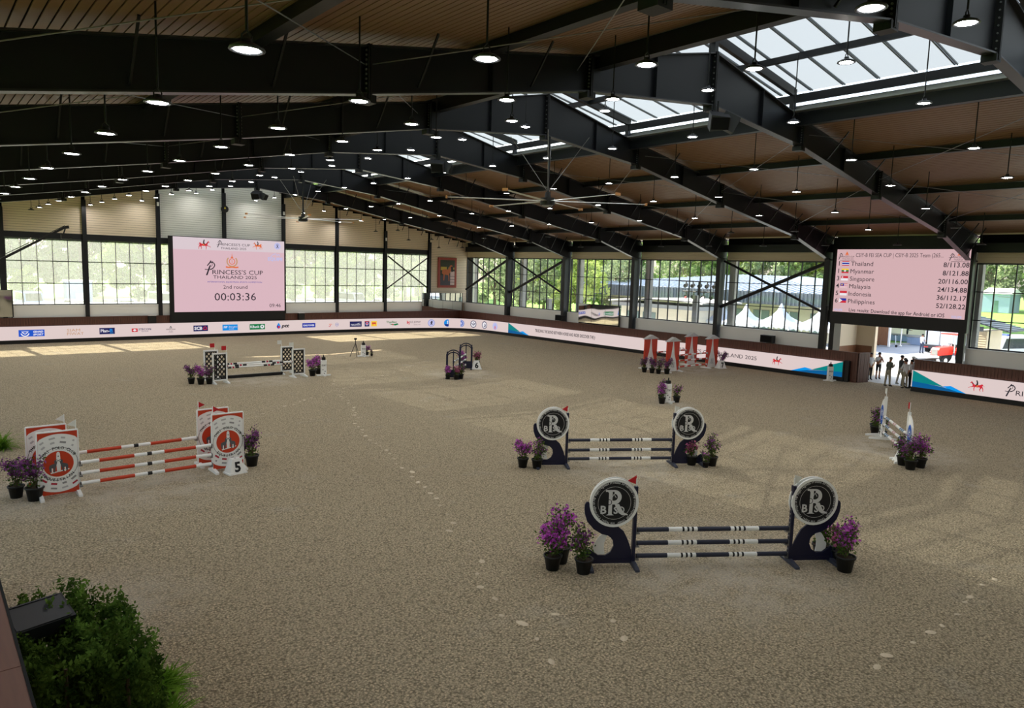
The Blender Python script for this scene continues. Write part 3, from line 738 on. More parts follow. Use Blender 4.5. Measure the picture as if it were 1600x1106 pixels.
def lg_ar(m,F): m.flat([(-.1,.08),(.1,.08),(0,.28)],F,0,I['black']); m.flat([(-.04,.1),(.04,.1),(0,.18)],F,.003,I['led'] if 'led' in I else I['white']); m.text('ARMONIA',F,0,-.06,.1,.7,0,I['black']); m.text('THAI',F,0,-.18,.06,.3,0,I['black']); m.text('BANGKOK',F,0,-.27,.05,.34,0,I['black'])
def lg_scb(m,F): m.rect(-.57,-.24,.57,.24,F,0,I['navy']); m.text('SCB',F,-.5,-.11,.24,.62,.003,I['white'],'l',2); m.stroke([(.22,-.1),(.22,.04),(.34,.14),(.46,.04),(.46,-.1),(.22,-.1)],.045,F,.003,I['red'])
def lg_sh(m,F): m.rect(-.63,-.25,.63,.25,F,0,I['cyan']); m.text('FIP',F,-.52,-.05,.17,.3,.003,I['white'],'l',1); m.text('Shanghai',F,-.12,0,.12,.68,.003,I['white'],'l'); m.text('BANGKOK',F,.1,-.16,.07,.4,.003,I['white'])
def lg_kb(m,F): m.rect(-.66,-.24,.66,.24,F,0,I['green']); m.text('KBank',F,-.6,-.09,.2,.78,.003,I['white'],'l',1); m.disc(.42,0,.17,F,.003,I['white'],20); m.flat([(.33,.08),(.51,.08),(.42,-.1)],F,.005,I['green'])
def lg_ptt(m,F): m.flat([(-.42,.3),(-.3,.12),(-.24,-.04),(-.3,-.18),(-.42,-.24),(-.54,-.18),(-.6,-.04),(-.54,.12)],F,0,I['cyan']); m.disc(-.42,-.08,.12,F,.003,I['red'],14); m.flat([(-.6,-.04),(-.54,.12),(-.46,.0),(-.48,-.16),(-.54,-.18)],F,.004,I['royal']); m.text('ptt',F,-.15,-.12,.28,.66,0,I['black'],'l',2,.25)
def lg_kp(m,F): m.rect(-.62,-.2,.62,.2,F,0,I['royal']); m.text('KING POWER',F,0,-.07,.14,1.05,.003,I['white'],bold=2)
def lg_cc(m,F):
    m.stroke([(-.62,.08),(-.5,.02),(-.42,.08),(-.34,.02),(-.26,.08),(-.14,.02)],.04,F,0,I['orange']); m.ring(-.38,-.02,.1,.15,F,.001,I['red'],12,pi,2*pi); m.ring(.35,0,.13,.16,F,0,I['steel'],16); m.stroke([(.25,.03),(.32,-.04),(.38,.05),(.46,-.04)],.03,F,0,I['steel'])
def lg_mx(m,F): m.rect(-.6,-.25,.6,.25,F,0,I['navy']); m.text('MAXWIN',F,0,-.15,.17,.95,.003,I['white']); m.flat([(.1,.04),(.5,.12),(.3,.04)],F,.003,I['white'])
def lg_rs(m,F): m.rect(-.24,-.25,.24,.25,F,0,I['navy']); m.rect(-.2,.16,.2,.22,F,.003,I['red']); m.disc(0,.0,.15,F,.003,I['lilac'],14); m.disc(0,.02,.09,F,.005,I['red'],12)
def lg_ye(m,F): m.rect(-.29,-.25,.29,.25,F,0,I['yellow']); m.disc(-.1,.05,.1,F,.003,I['red'],10); m.disc(.1,.05,.1,F,.003,I['red'],10); m.text('b 1',F,0,-.14,.1,.3,.004,I['red'],bold=1)
def lg_tb(m,F): m.text('ThaiBev',F,-.68,.04,.19,1.1,0,I['green'],'l',1); m.flat([(-.4,-.02),(.1,-.08),(.5,.0),(.62,-.1),(.3,-.22),(-.05,-.16)],F,0,I['green']); m.disc(.0,-.12,.07,F,.003,I['red'],10)
def lg_h(m,F): m.rect(-.82,-.08,-.74,.24,F,0,I['red']); m.rect(-.64,-.14,-.56,.2,F,0,I['red']); m.rect(-.76,.03,-.62,.09,F,0,I['red']); m.text('LE JEWIN',F,-.45,.03,.17,1.15,0,I['black'],'l'); m.text('SINCE 1991',F,.25,-.2,.08,.7,0,I['black'])
for x, fn in ((6.94,lg_gs),(9.65,lg_sp),(11.75,lg_pb),(14.06,lg_st),(16.27,lg_ar),(18.53,lg_scb),(20.9,lg_sh),(23.2,lg_kb),(25.5,lg_ptt),(27.9,lg_kp),(30.25,lg_cc),(32.5,lg_mx),(33.6,lg_rs),(34.3,lg_ye),(36.25,lg_tb),(38.5,lg_h)):
    logo(s_end(x), fn)
def emblem(kind):
    def f(m,F):
        R_ = .36
        if kind == 0: m.disc(0,0,R_,F,0,I['lilac']); m.ring(0,0,R_-.03,R_,F,.002,I['steel']); m.flat([(-.05,.2),(.1,.22),(.12,.05),(.05,-.02),(.16,-.2),(.02,-.12),(-.12,-.2),(-.04,-.02),(-.14,.08),(-.02,.08)],F,.003,I['black'])
        if kind == 1: m.disc(0,0,R_,F,0,I['cyan']); m.rect(-.03,-.12,.03,.16,F,.003,I['white']); m.disc(0,.18,.06,F,.003,I['white'],10); m.flat([(-.32,-.1),(.32,-.1),(.2,-.28),(0,-.34),(-.2,-.28)],F,.004,I['dkblue'])
        if kind == 2: m.disc(0,0,R_,F,0,I['steel']); m.ring(0,0,.24,.3,F,.003,I['lilac']); m.disc(0,0,.13,F,.003,I['lilac'],6)
        if kind == 3: m.disc(0,0,R_,F,0,I['navy']); m.disc(0,0,.29,F,.002,I['white']); m.ring(0,.02,.1,.16,F,.003,I['navy'],14,pi,2*pi); m.rect(-.03,-.14,.03,.2,F,.003,I['navy']); m.disc(-.17,.05,.06,F,.003,I['navy'],8); m.disc(.17,.05,.06,F,.003,I['navy'],8)
        if kind == 4: m.disc(0,0,R_,F,0,I['navy']); m.disc(0,0,.29,F,.002,I['white']); m.flat([(.0,.15),(.14,.08),(.18,-.08),(.1,-.2),(.0,-.2),(.05,-.05)],F,.003,I['navy']); m.disc(-.05,-.12,.05,F,.003,I['black'],8)
        if kind == 5: m.disc(0,0,R_,F,0,I['lilac']); m.flat([(-.04,.05),(.04,.05),(0,.22)],F,.003,I['cyan']); m.rect(-.1,-.12,.1,-.04,F,.003,I['red']); m.ring(0,-.15,.1,.15,F,.003,I['red'],10,pi,2*pi); m.rect(-.02,-.2,.02,.02,F,.003,I['orange'])
    return f
for s, kd in ((46.27,0),(47.96,1),(49.31,2),(50.75,3),(52.24,4),(53.72,5)):
    logo(s_of(*{0:(40.17,-1.95),1:(41.7,-2.6),2:(42.8,-3.4),3:(43.5,-4.56),4:(43.87,-6.0),5:(44.0,-7.5)}[kd]), emblem(kd), 'emblem')
SB = s_of(y=0) if False else None
def sy(y):
    best = (9e9,0)
    for i in range(1500):
        s = PS[13]+(PS[-1]-PS[13])*i/1500; (px,py),_ = path_at(s)
        if abs(py-y) < best[0]: best = (abs(py-y), s)
    return best[1]
# teal/blue triangles (flat print)
def tri_left(m,F):   # starts at left end at x=0
    m.flat([(0,-.48),(2.4,-.48),(1.7,-.2),(0,.0)],F,.002,I['midblue']); m.flat([(0,-.1),(0,.48),(1.9,-.22)],F,.004,I['teal']); m.flat([(1.6,-.18),(2.1,-.12),(2.6,-.48),(2.2,-.48)],F,.003,I['sky'])
def tri_s(sgn, mm, F, L):
    q = lambda x, y: (x*sgn, y)
    mm.flat([q(0,-.48),q(L,-.48),q(L*.55,-.27),q(0,-.15)][::sgn],F,.002,I['midblue'])
    mm.flat([q(0,-.16),q(L*.60,-.27),q(0,.48)][::sgn],F,.004,I['teal'])
    mm.flat([q(L*.55,-.25),q(L*.72,-.16),q(L,-.48),q(L*.85,-.44)][::sgn],F,.003,I['sky'])
m = MB(); F = fr_at(sy(-9.35)); tri_s(1,m,F,2.9); m.build('mountain_graphic', LB, RIB)
m = MB(); F = fr_at(sy(-41.48)); tri_s(-1,m,F,3.4); m.build('mountain_graphic', LB, RIB)
F2 = lambda y: (Vector((44.49,y,.75)),Vector((0,-1,0)),Vector((0,0,1)))
m = MB(); tri_s(1,m,F2(-45.55),2.8); m.build('mountain_graphic', LB, RIB2)
m = MB(); m.text('"BUILDING THE BOND BETWEEN HORSE AND RIDER DISCOVER THE JOY OF HORSE CONNECTION."',fr_at(sy(-18.4)),0,-.07,.26,10.6,0,I['black'],bold=1); m.build('slogan', LB, RIB)
# horse and rider emblem
HORSE = [(-.46,.02),(-.42,.10),(-.36,.16),(-.30,.13),(-.22,.06),(-.1,.04),(.05,.06),(.18,.05),(.26,.10),(.34,.22),(.40,.28),(.42,.33),(.45,.28),(.54,.18),(.52,.14),(.44,.18),(.38,.08),(.34,-.02),(.36,-.10),(.52,-.16),(.66,-.26),(.64,-.29),(.50,-.20),(.30,-.16),(.24,-.14),(.26,-.3),(.22,-.5),(.18,-.5),(.20,-.3),(.16,-.15),(-.05,-.17),(-.18,-.13),(-.22,-.26),(-.16,-.34),(-.24,-.48),(-.28,-.46),(-.22,-.36),(-.30,-.26),(-.34,-.16),(-.42,-.28),(-.44,-.46),(-.48,-.46),(-.47,-.24),(-.40,-.08),(-.38,.02),(-.44,.06),(-.50,-.06),(-.56,-.04)]
RIDER = [(-.06,.04),(.02,.03),(.10,-.08),(.14,-.08),(.12,.04),(.06,.12),(.06,.30),(.10,.36),(.08,.44),(.02,.45),(.0,.38),(-.04,.32),(-.06,.18)]
def horse(m,F,cx,cy,s,flip=1,body=I['red'],rd=I['black'],d=.002, tilt=0.):
    c, sn = cos(tilt), sin(tilt)
    f = lambda P, dd, mm: m.flat([((x*c-y*sn)*s*flip+cx,(x*sn+y*c)*s+cy) for x,y in P][::flip], F, dd, mm)
    f(HORSE, d, body); f(RIDER, d+.002, rd)
    f([(-.1,.03),(.1,.05),(.12,-.08),(-.05,-.12)], d+.001, I['orange'])
    f([(.26,.08),(.34,.2),(.38,.24),(.36,.1)], d+.003, I['black'])
def plogo(m,F,cx,cy,s,mm=I['black'],d=.002):
    """brush-drawn P with a horse head"""
    S = lambda P: [(cx+x*s, cy+y*s) for x,y in P]
    m.flat(S([(-.22,-.5),(-.12,-.5),(.10,.12),(.06,.2),(-.02,.05)]),F,d,mm)
    m.stroke(S([(-.28,-.12),(.02,-.14)]),.045*s,F,d,mm)
    m.stroke(S([(-.12,.12),(.02,.30),(.16,.36),(.30,.30),(.36,.16),(.28,.0),(.14,-.10),(.04,-.12)]),.065*s,F,d,mm)
    m.stroke(S([(.02,.30),(.10,.46),(.14,.34),(.24,.40)]),.05*s,F,d,mm)
    m.stroke(S([(.16,.36),(.20,.16),(.10,.06)]),.03*s,F,d,mm)
m = MB(); F = fr_at(sy(-26.5),.80); horse(m,F,0,0,.95,-1); m.build('horse_emblem', LB, RIB)
m = MB(); F = fr_at(sy(-28.8),.80); plogo(m,F,0,0,.75); m.build('lettering', LB, RIB)
m = MB(); m.text("RINCESS'S CUP THAILAND 2025",fr_at(sy(-32.3)),0,-.12,.26,6.5,.002,I['black'],shear=0); m.build('lettering', LB, RIB)
m = MB(); F = fr_at(sy(-37.05),.80); horse(m,F,0,0,.62,1); m.build('horse_emblem', LB, RIB)
m = MB(); horse(m,F2(-48.85),0,.05,.64,-1); m.build('horse_emblem', LB, RIB2)
m = MB(); plogo(m,F2(-50.35),0,.03,.7); m.text("RINCESS'S CUP THAILAND 2025",F2(-50.65),.0,-.22,.26,6.2,.002,I['black'],'l'); m.build('lettering', LB, RIB2)

# ------------------------------------------------------------------ big screen (far end)
t = thing('big_screen', 'large pink LED screen showing the event name and a timer', 'screen', (0,-.60,0))
X0, X1, Z0, Z1 = 16.58, 25.68, 2.10, 8.12
m = MB(); m.box(X0-.34,X1+.02,.01,.12,1.26,Z1+.05); m.box(X0-.30,X1+.04,.0,.05,1.26,Z0-.02); m.build('cabinet', black, t)
sc_pink = screen('screen pink', (224,188,198), .88); sc_top = screen('screen pale pink', (220,203,210), .92)
F = ((X0,-.0,Z0),(1,0,0),(0,0,1)); SW, SH = X1-X0, Z1-Z0
m = MB(); m.rect(0,0,SW,SH-.98,F,.0,0); m.rect(0,SH-.98,SW,SH,F,.0,1); m.build('display', [sc_pink, sc_top], t)
m = MB()
horse(m,F,2.35,SH-.52,.85,1); plogo(m,F,3.55,SH-.42,.62); m.text("RINCESS'S CUP",F,3.72,SH-.56,.2,2.4,.002,I['black'],'l'); m.text('THAILAND 2025',F,4.75,SH-.86,.17,2.1,.002,I['black'])
horse(m,F,6.8,SH-.42,.72,-1,tilt=-.0,body=I['orange']); m.disc(8.5,SH-.42,.29,F,.002,I['lilac'],20); m.ring(8.5,SH-.32,.05,.08,F,.004,I['black'],12); m.stroke([(8.45,SH-.38),(8.6,SH-.6)],.04,F,.004,I['black']); m.stroke([(8.55,SH-.38),(8.4,SH-.6)],.04,F,.004,I['black'])
m.text('EQUIPE',F,8.3,SH-1.68,.27,1.3,.002,I['lilac'],bold=2); m.stroke([(7.85,SH-1.4),(8.1,SH-1.15),(8.35,SH-1.08),(8.45,SH-1.25),(8.6,SH-1.12),(8.72,SH-1.3)],.05,F,.002,I['lilac'])
cx, cy = 4.6, SH-1.85
m.ring(cx,cy,.36,.46,F,.002,I['gold'],24,pi*.75,pi*2.25); m.ring(cx,cy,.2,.26,F,.002,I['orange'],18); m.text('S',F,cx,cy-.1,.2,None,.003,I['orange']); m.flat([(cx-.12,cy+.28),(cx+.12,cy+.28),(cx+.03,cy+.42),(cx,cy+.7),(cx-.03,cy+.42)],F,.002,I['orange']); m.stroke([(cx-.52,cy-.46),(cx-.3,cy-.5),(cx,cy-.46),(cx+.3,cy-.5),(cx+.52,cy-.46)],.11,F,.002,I['orange'])
plogo(m,F,2.75,SH-2.4,1.25); m.text("RINCESS'S CUP",F,3.0,SH-2.93,.36,4.2,.002,I['black'],'l'); m.text('THAILAND 2025',F,4.85,SH-3.3,.27,3.6,.002,I['black']); m.text('INTERNATIONAL EQUESTRIAN SPORTS COMPETITION',F,4.85,SH-3.62,.12,4.5,.002,I['royal'])
m.text('2nd round',F,4.85,SH-4.12,.3,2.0,.002,I['black']); m.text('00:03:36',F,4.85,SH-5.1,.62,3.45,.002,I['black']); m.text('09:46',F,8.25,.32,.3,1.0,.002,I['black'])
m.build('screen_graphics', LB, t)

# ------------------------------------------------------------------ scoreboard on right wall
t = thing('scoreboard', 'pink LED scoreboard listing six country teams above the entrance', 'screen', (XW-.05,0,0))
YA, YB_, ZA, ZB = -40.27, -47.72, 4.27, 8.14
m = MB(); m.box(.0,.35,YB_-.15,YA+.15,ZA-.75,ZB+.12); m.build('cabinet', black, t)
F = ((-.01,YA,ZA),(0,-1,0),(0,0,1)); W_, Hh = YA-YB_, ZB-ZA
m = MB(); m.rect(0,0,W_,Hh,F,.0,0); m.build('display', [screen('scoreboard pink', (222,184,188), .86)], t)
m = MB()
for cx in (.62, W_-.55):
    plogo(m,F,cx-.42,Hh-.42,.42); m.text("RINCESS'S CUP",F,cx-.3,Hh-.5,.1,.75,.002,I['black'],'l'); m.text('THAILAND 2025',F,cx+.07,Hh-.62,.07,.7,.002,I['black']); m.rect(cx-.4,Hh-.7,cx+.5,Hh-.68,F,.002,I['black']); m.flat([(cx-.1,Hh-.32),(cx+.1,Hh-.32),(cx,Hh-.12)],F,.002,I['orange']); m.rect(cx-.12,Hh-.36,cx+.12,Hh-.33,F,.003,I['orange'])
m.text('CSIY-B FEI SEA CUP | CSIY-B 2025 Team (265...',F,W_/2-.1,Hh-.46,.23,4.9,.002,I['black'])
ROW = [('1','Thailand','8/113.08'),('1','Myanmar','8/121.88'),('3','Singapore','20/116.00'),('4','Malaysia','24/134.88'),('5','Indonesia','36/112.17'),('6','Philippines','52/128.22')]
for i, (n, c, sc_) in enumerate(ROW):
    y = Hh-1.0-.46*i
    m.text(n,F,.18,y,.27,None,.002,I['black'],bold=.6); m.text(c,F,.92,y,.26,{'Thailand':1.33,'Myanmar':1.42,'Singapore':1.48,'Malaysia':1.3,'Indonesia':1.38,'Philippines':1.62}[c],.002,I['black'],'l',0); m.text(sc_,F,W_-.02,y,.26,None,.002,I['black'],'r',.6)
    x0, x1, y0, y1 = .36,.8,y-.0,y+.28; h3 = (y1-y0)
    if i == 0:
        for a, b_, mm in ((0,.17,'red'),(.17,.33,'white'),(.33,.67,'royal'),(.67,.83,'white'),(.83,1,'red')): m.rect(x0,y0+h3*a,x1,y0+h3*b_,F,.002,I[mm])
    if i == 1:
        for a, b_, mm in ((0,.33,'red'),(.33,.67,'green'),(.67,1,'yellow')): m.rect(x0,y0+h3*a,x1,y0+h3*b_,F,.002,I[mm])
        st = []
        for q in range(10): a = pi/2+q*pi/5; r_ = .1 if q % 2 == 0 else .04; st.append(((x0+x1)/2+r_*cos(a),(y0+y1)/2+r_*sin(a)))
        m.flat(st,F,.004,I['white'])
    if i == 2: m.rect(x0,y0,x1,y0+h3/2,F,.002,I['white']); m.rect(x0,y0+h3/2,x1,y1,F,.002,I['red']); m.disc(x0+.09,y0+h3*.75,.045,F,.003,I['white'],8)
    if i == 3:
        for q in range(8): m.rect(x0,y0+h3*q/8,x1,y0+h3*(q+1)/8,F,.002,I['white' if q % 2 == 0 else 'red'])
        m.rect(x0,y0+h3*.45,x0+.22,y1,F,.004,I['royal']); m.disc(x0+.1,y0+h3*.72,.045,F,.005,I['yellow'],8)
    if i == 4: m.rect(x0,y0,x1,y0+h3/2,F,.002,I['white']); m.rect(x0,y0+h3/2,x1,y1,F,.002,I['red'])
    if i == 5: m.rect(x0,y0,x1,y0+h3/2,F,.002,I['red']); m.rect(x0,y0+h3/2,x1,y1,F,.002,I['royal']); m.flat([(x0,y0),(x0+.2,y0+h3/2),(x0,y1)],F,.004,I['white']); m.disc(x0+.06,y0+h3/2,.025,F,.005,I['yellow'],6)
m.text('Live results: Download the app for Android or iOS',F,W_/2-.0,.06,.21,5.4,.002,I['black'],bold=.6); m.text('EQUIPE',F,.35,.06,.12,.5,.002,I['lilac'],bold=1); m.text('EQUIPE',F,W_-.4,.06,.12,.5,.002,I['lilac'],bold=1)
m.build('screen_graphics', LB, t)
# door opening posts
t = thing('door_1', 'open sliding doorway to the yard under the scoreboard', 'doorway', kind='structure')
m = MB(); m.box(XW,XW+.9,FY(5)-.80,FY(5)-.50,0,8.2); m.box(XW,XW+.25,FY(6)-.02,FY(6)+.10,0,8.2); m.build('jamb', black, t)
m = MB(); m.box(XW+.3,XW+.9,FY(6)+.16,FY(5)-.16,3.55,4.3); m.box(XW+.36,XW+.9,FY(6)+.16,FY(5)-.16,4.3,8.9); m.build('head', black, t)
# porch wall outside left of the entrance
def lap_wall(t, p0, p1, z0, z1, nrm, mt, name, step=.15):
    m = MB(); a, b = Vector((*p0,0)), Vector((*p1,0)); N = Vector((*nrm,0)); z = z0
    while z < z1-.01:
        zz = min(z1, z+step)
        m.add([a+N*.05+Vector((0,0,z)),b+N*.05+Vector((0,0,z)),b+N*.015+Vector((0,0,zz)),a+N*.015+Vector((0,0,zz)),a+Vector((0,0,z)),b+Vector((0,0,z))],[(0,1,2,3),(4,5,1,0)]); z = zz
    m.build(name, mt, t, kind='stuff')
t = thing('porch_wall', 'cream over brown slatted porch wall just outside the entrance', 'wall', kind='structure')
lap_wall(t,(46.0,-40.0),(49.2,-40.0),1.95,4.6,(0,-1),siding_m,'cream_siding'); lap_wall(t,(46.0,-40.0),(49.2,-40.0),0,1.95,(0,-1),wood_mid,'brown_siding')
lap_wall(t,(49.2,-40.0),(49.2,-41.15),1.95,4.6,(-1,0),siding_m,'cream_siding'); lap_wall(t,(49.2,-40.0),(49.2,-41.15),0,1.95,(-1,0),wood_mid,'brown_siding')
m = MB(); m.box(49.15,49.5,-41.25,-41.1,0,4.6); m.box(46.0,49.5,-39.98,-39.8,0,4.6); m.build('corner_trim', siding_m, t)

# ------------------------------------------------------------------ mirrors, picture, small boxes
mir = bpy.data.materials.new('mirror'); mir.use_nodes = True; b = mir.node_tree.nodes['Principled BSDF']; b.inputs['Metallic'].default_value = 1; b.inputs['Roughness'].default_value = .03; b.inputs['Base Color'].default_value = (.86,.9,.88,1)
tn = mir.node_tree; tc = tn.nodes.new('ShaderNodeTexCoord'); nz = tn.nodes.new('ShaderNodeTexNoise'); nz.inputs['Scale'].default_value = .7; nz.inputs['Detail'].default_value = 0; bp = tn.nodes.new('ShaderNodeBump'); bp.inputs['Strength'].default_value = .25; bp.inputs['Distance'].default_value = .05
tn.links.new(tc.outputs['Object'], nz.inputs[0]); tn.links.new(nz.outputs[0], bp.inputs['Height']); tn.links.new(bp.outputs[0], b.inputs['Normal'])
def mirror(label, loc, rz, W, H, n, tilt=0):
    t = thing('arena_mirror', label, 'mirror', loc, rz, 'arena mirrors')
    t.rotation_euler[0] = radians(tilt)
    for i in range(n):
        m = MB(); m.box(W*i/n+.01,W*(i+1)/n-.01,-.012,.012,0.02,H-.02); m.build('mirror_panel', mir, t)
    m = MB(); m.box(0,W,.014,.05,0,H); m.box(W-.07,W,-.03,.05,0,H); m.build('backing', black, t)
    for x in (.1,W-.1): m = MB(); m.box(x-.04,x+.04,.014,.05,-loc[2],0); m.build('support_post', black, t)
mirror('wide wall mirror on the right wall reflecting sand and boards', (45.32,-17.5,1.72), -pi/2, 4.75, 1.82, 3, .8)
mirror('wide mirror at the right end of the far gable', (40.15,-.36,1.72), 0, 5.0, 1.95, 4)
mirror('mirror panel at the left edge of the far gable', (-2.0,-.36,1.9), 0, 7.93, 1.93, 4)
t = thing('horse_picture', 'red framed portrait of a horse on the far gable', 'picture', (43.3,-.10,4.2))
m = MB(); m.box(-1.15,1.15,-.08,.04,0,3.1); m.build('frame', mat('red brown picture frame', (150,62,48), .5), t)
m = MB(); FP = ((0,-.085,0),(1,0,0),(0,0,1))
pm = [mat('picture dark green', (52,58,40)), mat('picture grey ground', (72,70,78)), mat('picture chestnut', (190,104,60)), mat('picture yellow', (190,160,60)), mat('picture pale', (205,180,176)), mat('picture dark', (40,34,36))]
m.rect(-.9,1.3,.9,2.85,FP,0,0); m.rect(-.9,.25,.9,1.3,FP,0,1); m.rect(-.85,1.8,-.1,2.15,FP,.002,3); m.rect(.1,1.9,.85,2.1,FP,.002,3); m.rect(.35,.3,.88,1.7,FP,.003,4)
for zz in (.55,.85,1.15): m.rect(.35,zz,.88,zz+.05,FP,.004,1)
m.flat([(-.7,1.5),(-.65,1.85),(-.3,1.9),(.1,1.9),(.3,2.3),(.55,2.35),(.62,2.15),(.5,2.0),(.35,1.6),(.2,1.45),(.25,.7),(.15,.7),(.1,1.3),(-.35,1.35),(-.4,.75),(-.5,.75),(-.5,1.35)],FP,.005,2); m.flat([(.38,2.2),(.72,2.15),(.7,1.7),(.5,1.6)],FP,.006,5)
m.build('painting', pm, t)
for loc, lab in (((45.1,-15.4,1.86),'black box speaker on the right fence below the second column'),((45.1,-35.9,1.86),'black box speaker on the right fence left of the scoreboard')):
    t = thing('fence_speaker', lab, 'loudspeaker', loc, 0, 'box speakers on the fence'); m = MB(); m.box(-.2,.2,-.45,.45,0,.5); m.build('cabinet', black, t); m = MB(); m.box(-.215,-.2,-.4,.4,.05,.45); m.build('grille', blackmatte, t)
for x, lab in ((14.9,'small dark cabinet on the far fence left of the big screen'),(27.2,'small dark cabinet on the far fence right of the big screen')):
    t = thing('timing_box', lab, 'box', (x,-.62,1.26), 0, 'timing boxes on the far fence'); m = MB(); m.box(-.28,.28,-.12,.16,0,.60); m.build('case', black, t); m = MB(); m.box(-.3,.3,-.14,.18,.60,.63); m.build('lid', white_p, t)

# ------------------------------------------------------------------ jumps
S_POLY = [(90,400),(92,360),(105,338),(128,335),(150,400),(185,470),(250,535),(340,560),(410,570),(465,615),(500,680),(525,740),(545,800),(550,915),(138,915),(138,790),(152,785),(190,812),(235,843),(300,845),(350,812),(376,755),(368,705),(345,675),(318,655),(260,640),(180,592),(120,520),(96,450)]
W_POLY = [(268,648),(318,652),(292,730),(292,790),(302,842),(235,843),(195,812),(190,770),(215,710),(245,665)]
def r_standard(label, flip, loc, rz, flag, back=False):
    """flip=+1: wing extends to local -x (left standard); -1 mirrored"""
    t = thing('jump_standard', label, 'jump wing', loc, rz, 'navy round-crest jump wings')
    c = lambda P: [((x-565)/426*flip, (915-y)/426+.06) for x,y in P][::(1 if flip > 0 else -1)]
    m = MB(); m.prism(c(S_POLY)[::-1], XZ, -.02, .02); m.build('s_shaped_panel', navy, t)
    m = MB(); m.prism(c(W_POLY)[::-1], XZ, -.045, -.03); m.build('white_inlay', white_p, t)
    m = MB(); m.box(-.035,.035,-.05,.05,.05,1.76); m.build('post', navy, t)
    m = MB(); [m.box(-.012+flip*.036,.012+flip*.036,-.02,.02,.1+.1*i,.13+.1*i) for i in range(16)]; m.build('cup_track', bolt_m, t)
    m = MB(); m.box(min(0,-1.0*flip),max(0,-1.0*flip),-.03,.03,.05,.14); m.box(-1.02*flip-.04,-1.02*flip+.04,-.05,.05,.05,.36); m.build('base_rail', navy, t)
    for x in (0,-.99*flip):
        m = MB(); m.prism([(-.42,0),(.42,0),(.42,.05),(.1,.10),(-.1,.10),(-.42,.05)], ((x,0,0),(0,1,0),(0,0,1)), -.045,.045); m.build('foot', mat('navy worn paint', (58,62,78), .6, var=.2, scale=12), t)
    cx, cz, R_ = -.48*flip, 1.41, .535
    m = MB(); m.cyl((cx,-.065,cz),(cx,-.02,cz),R_,R_,40); m.build('crest_disc', white_p, t)
    m = MB(); m.cyl((cx+.02*flip,.03,cz+.01),(cx+.02*flip,.06,cz+.01),R_+.0,R_,32); m.build('rear_disc', white_p, t)
    F = ((cx,-.067,cz),(1,0,0),(0,0,1)); m = MB()
    m.disc(0,0,.475,F,0,1,40); m.ring(0,0,.355,.362,F,.002,0,40)
    m.arctext('of Her Royal Highness Princess Sirivannavari Nariratana Rajakanya',F,0,0,.458,.058,pi*1.02,-pi*.28,.002,0)
    m.arctext('Under The Royal Patronage',F,0,0,.458,.058,pi*1.68,pi*1.04,.002,0)
    # large R
    m.flat([(-.16,.26),(-.05,.26),(-.05,-.24),(.0,-.27),(-.18,-.27),(-.13,-.24),(-.13,.22)],F,.003,0)
    m.ring(-.01,.13,.075,.16,F,.003,0,16,-pi/2,pi/2); m.rect(-.2,.25,0,.29,F,.003,0); m.rect(-.06,-.03,0,.055,F,.003,0)
    m.flat([(.0,-.02),(.10,-.02),(.2,-.2),(.30,-.25),(.30,-.27),(.18,-.27),(.10,-.22)],F,.004,0)
    m.text('B',F,-.235,-.23,.17,None,.004,0,bold=1.5); m.text('S',F,.035,-.23,.15,None,.006,0,bold=1.5); m.ring(.15,-.15,.05,.075,F,.005,0,14)
    m.ring(-.12,.02,.05,.065,F,.004,1,12); m.stroke([(-.09,.06),(-.02,.2),(.03,.12)],.012,F,.004,0)
    m.build('crest_print', [mat('silver grey print', (214,214,214), .5), ink], t)
    m = MB(); m.box(-.012,.012,-.012,.012,1.76,1.93)
    m.build('flag_stick', white_p, t)
    m = MB()
    fl = -1
    m.prism([(0,1.80),(0,2.0),(-.19,1.88)][::-1] if flag == 'red' else [(0,1.80),(.0,2.0),(.17,1.95),(.08,1.82)][::-1], XZ, -.012,.004); m.build('flag', flag_red if flag == 'red' else flag_white, t)
    if flag == 'white':
        for c_ in t.children: pass
    return t
def pole(label, p0, p1, bands, grp, cols, r=.05):
    a, b = Vector(p0), Vector(p1); L = (b-a).length
    t = thing('jump_pole', label, 'pole', a, atan2(b.y-a.y,b.x-a.x), grp); t.rotation_euler[1] = -math.asin((b.z-a.z)/L)
    m = MB()
    for (f0, f1, c) in bands: m.cyl((L*f0,0,0),(L*f1,0,0),r,r,14,c,caps=False)
    m.cyl((-.012,0,0),(0,0,0),r*1.02,r*1.02,14,len(cols)-1); m.cyl((L,0,0),(L+.012,0,0),r*1.02,r*1.02,14,len(cols)-1)
    m.build('painted_rail', cols, t, True)
    for x in (-.012, L-.02):
        m = MB(); m.box(x-.03,x+.05,-.06,.06,-.085,-.055); m.box(x-.03 if x < 1 else x+.04,x-.022 if x < 1 else x+.05,-.06,.06,-.085,.04)
        m.build('jump_cup', bolt_m, t)
    return t
NB = [(0,.2,0),(.2,.29,1),(.29,.303,2),(.303,.322,1),(.322,.335,2),(.335,.352,1),(.352,.365,2),(.365,.39,1),(.39,.61,0),(.61,.635,1),(.635,.648,2),(.648,.665,1),(.665,.678,2),(.678,.697,1),(.697,.71,2),(.71,.8,1),(.8,1,0)]
navy_worn = mat('navy rail paint', (40,44,62), .5, var=.15, scale=8)
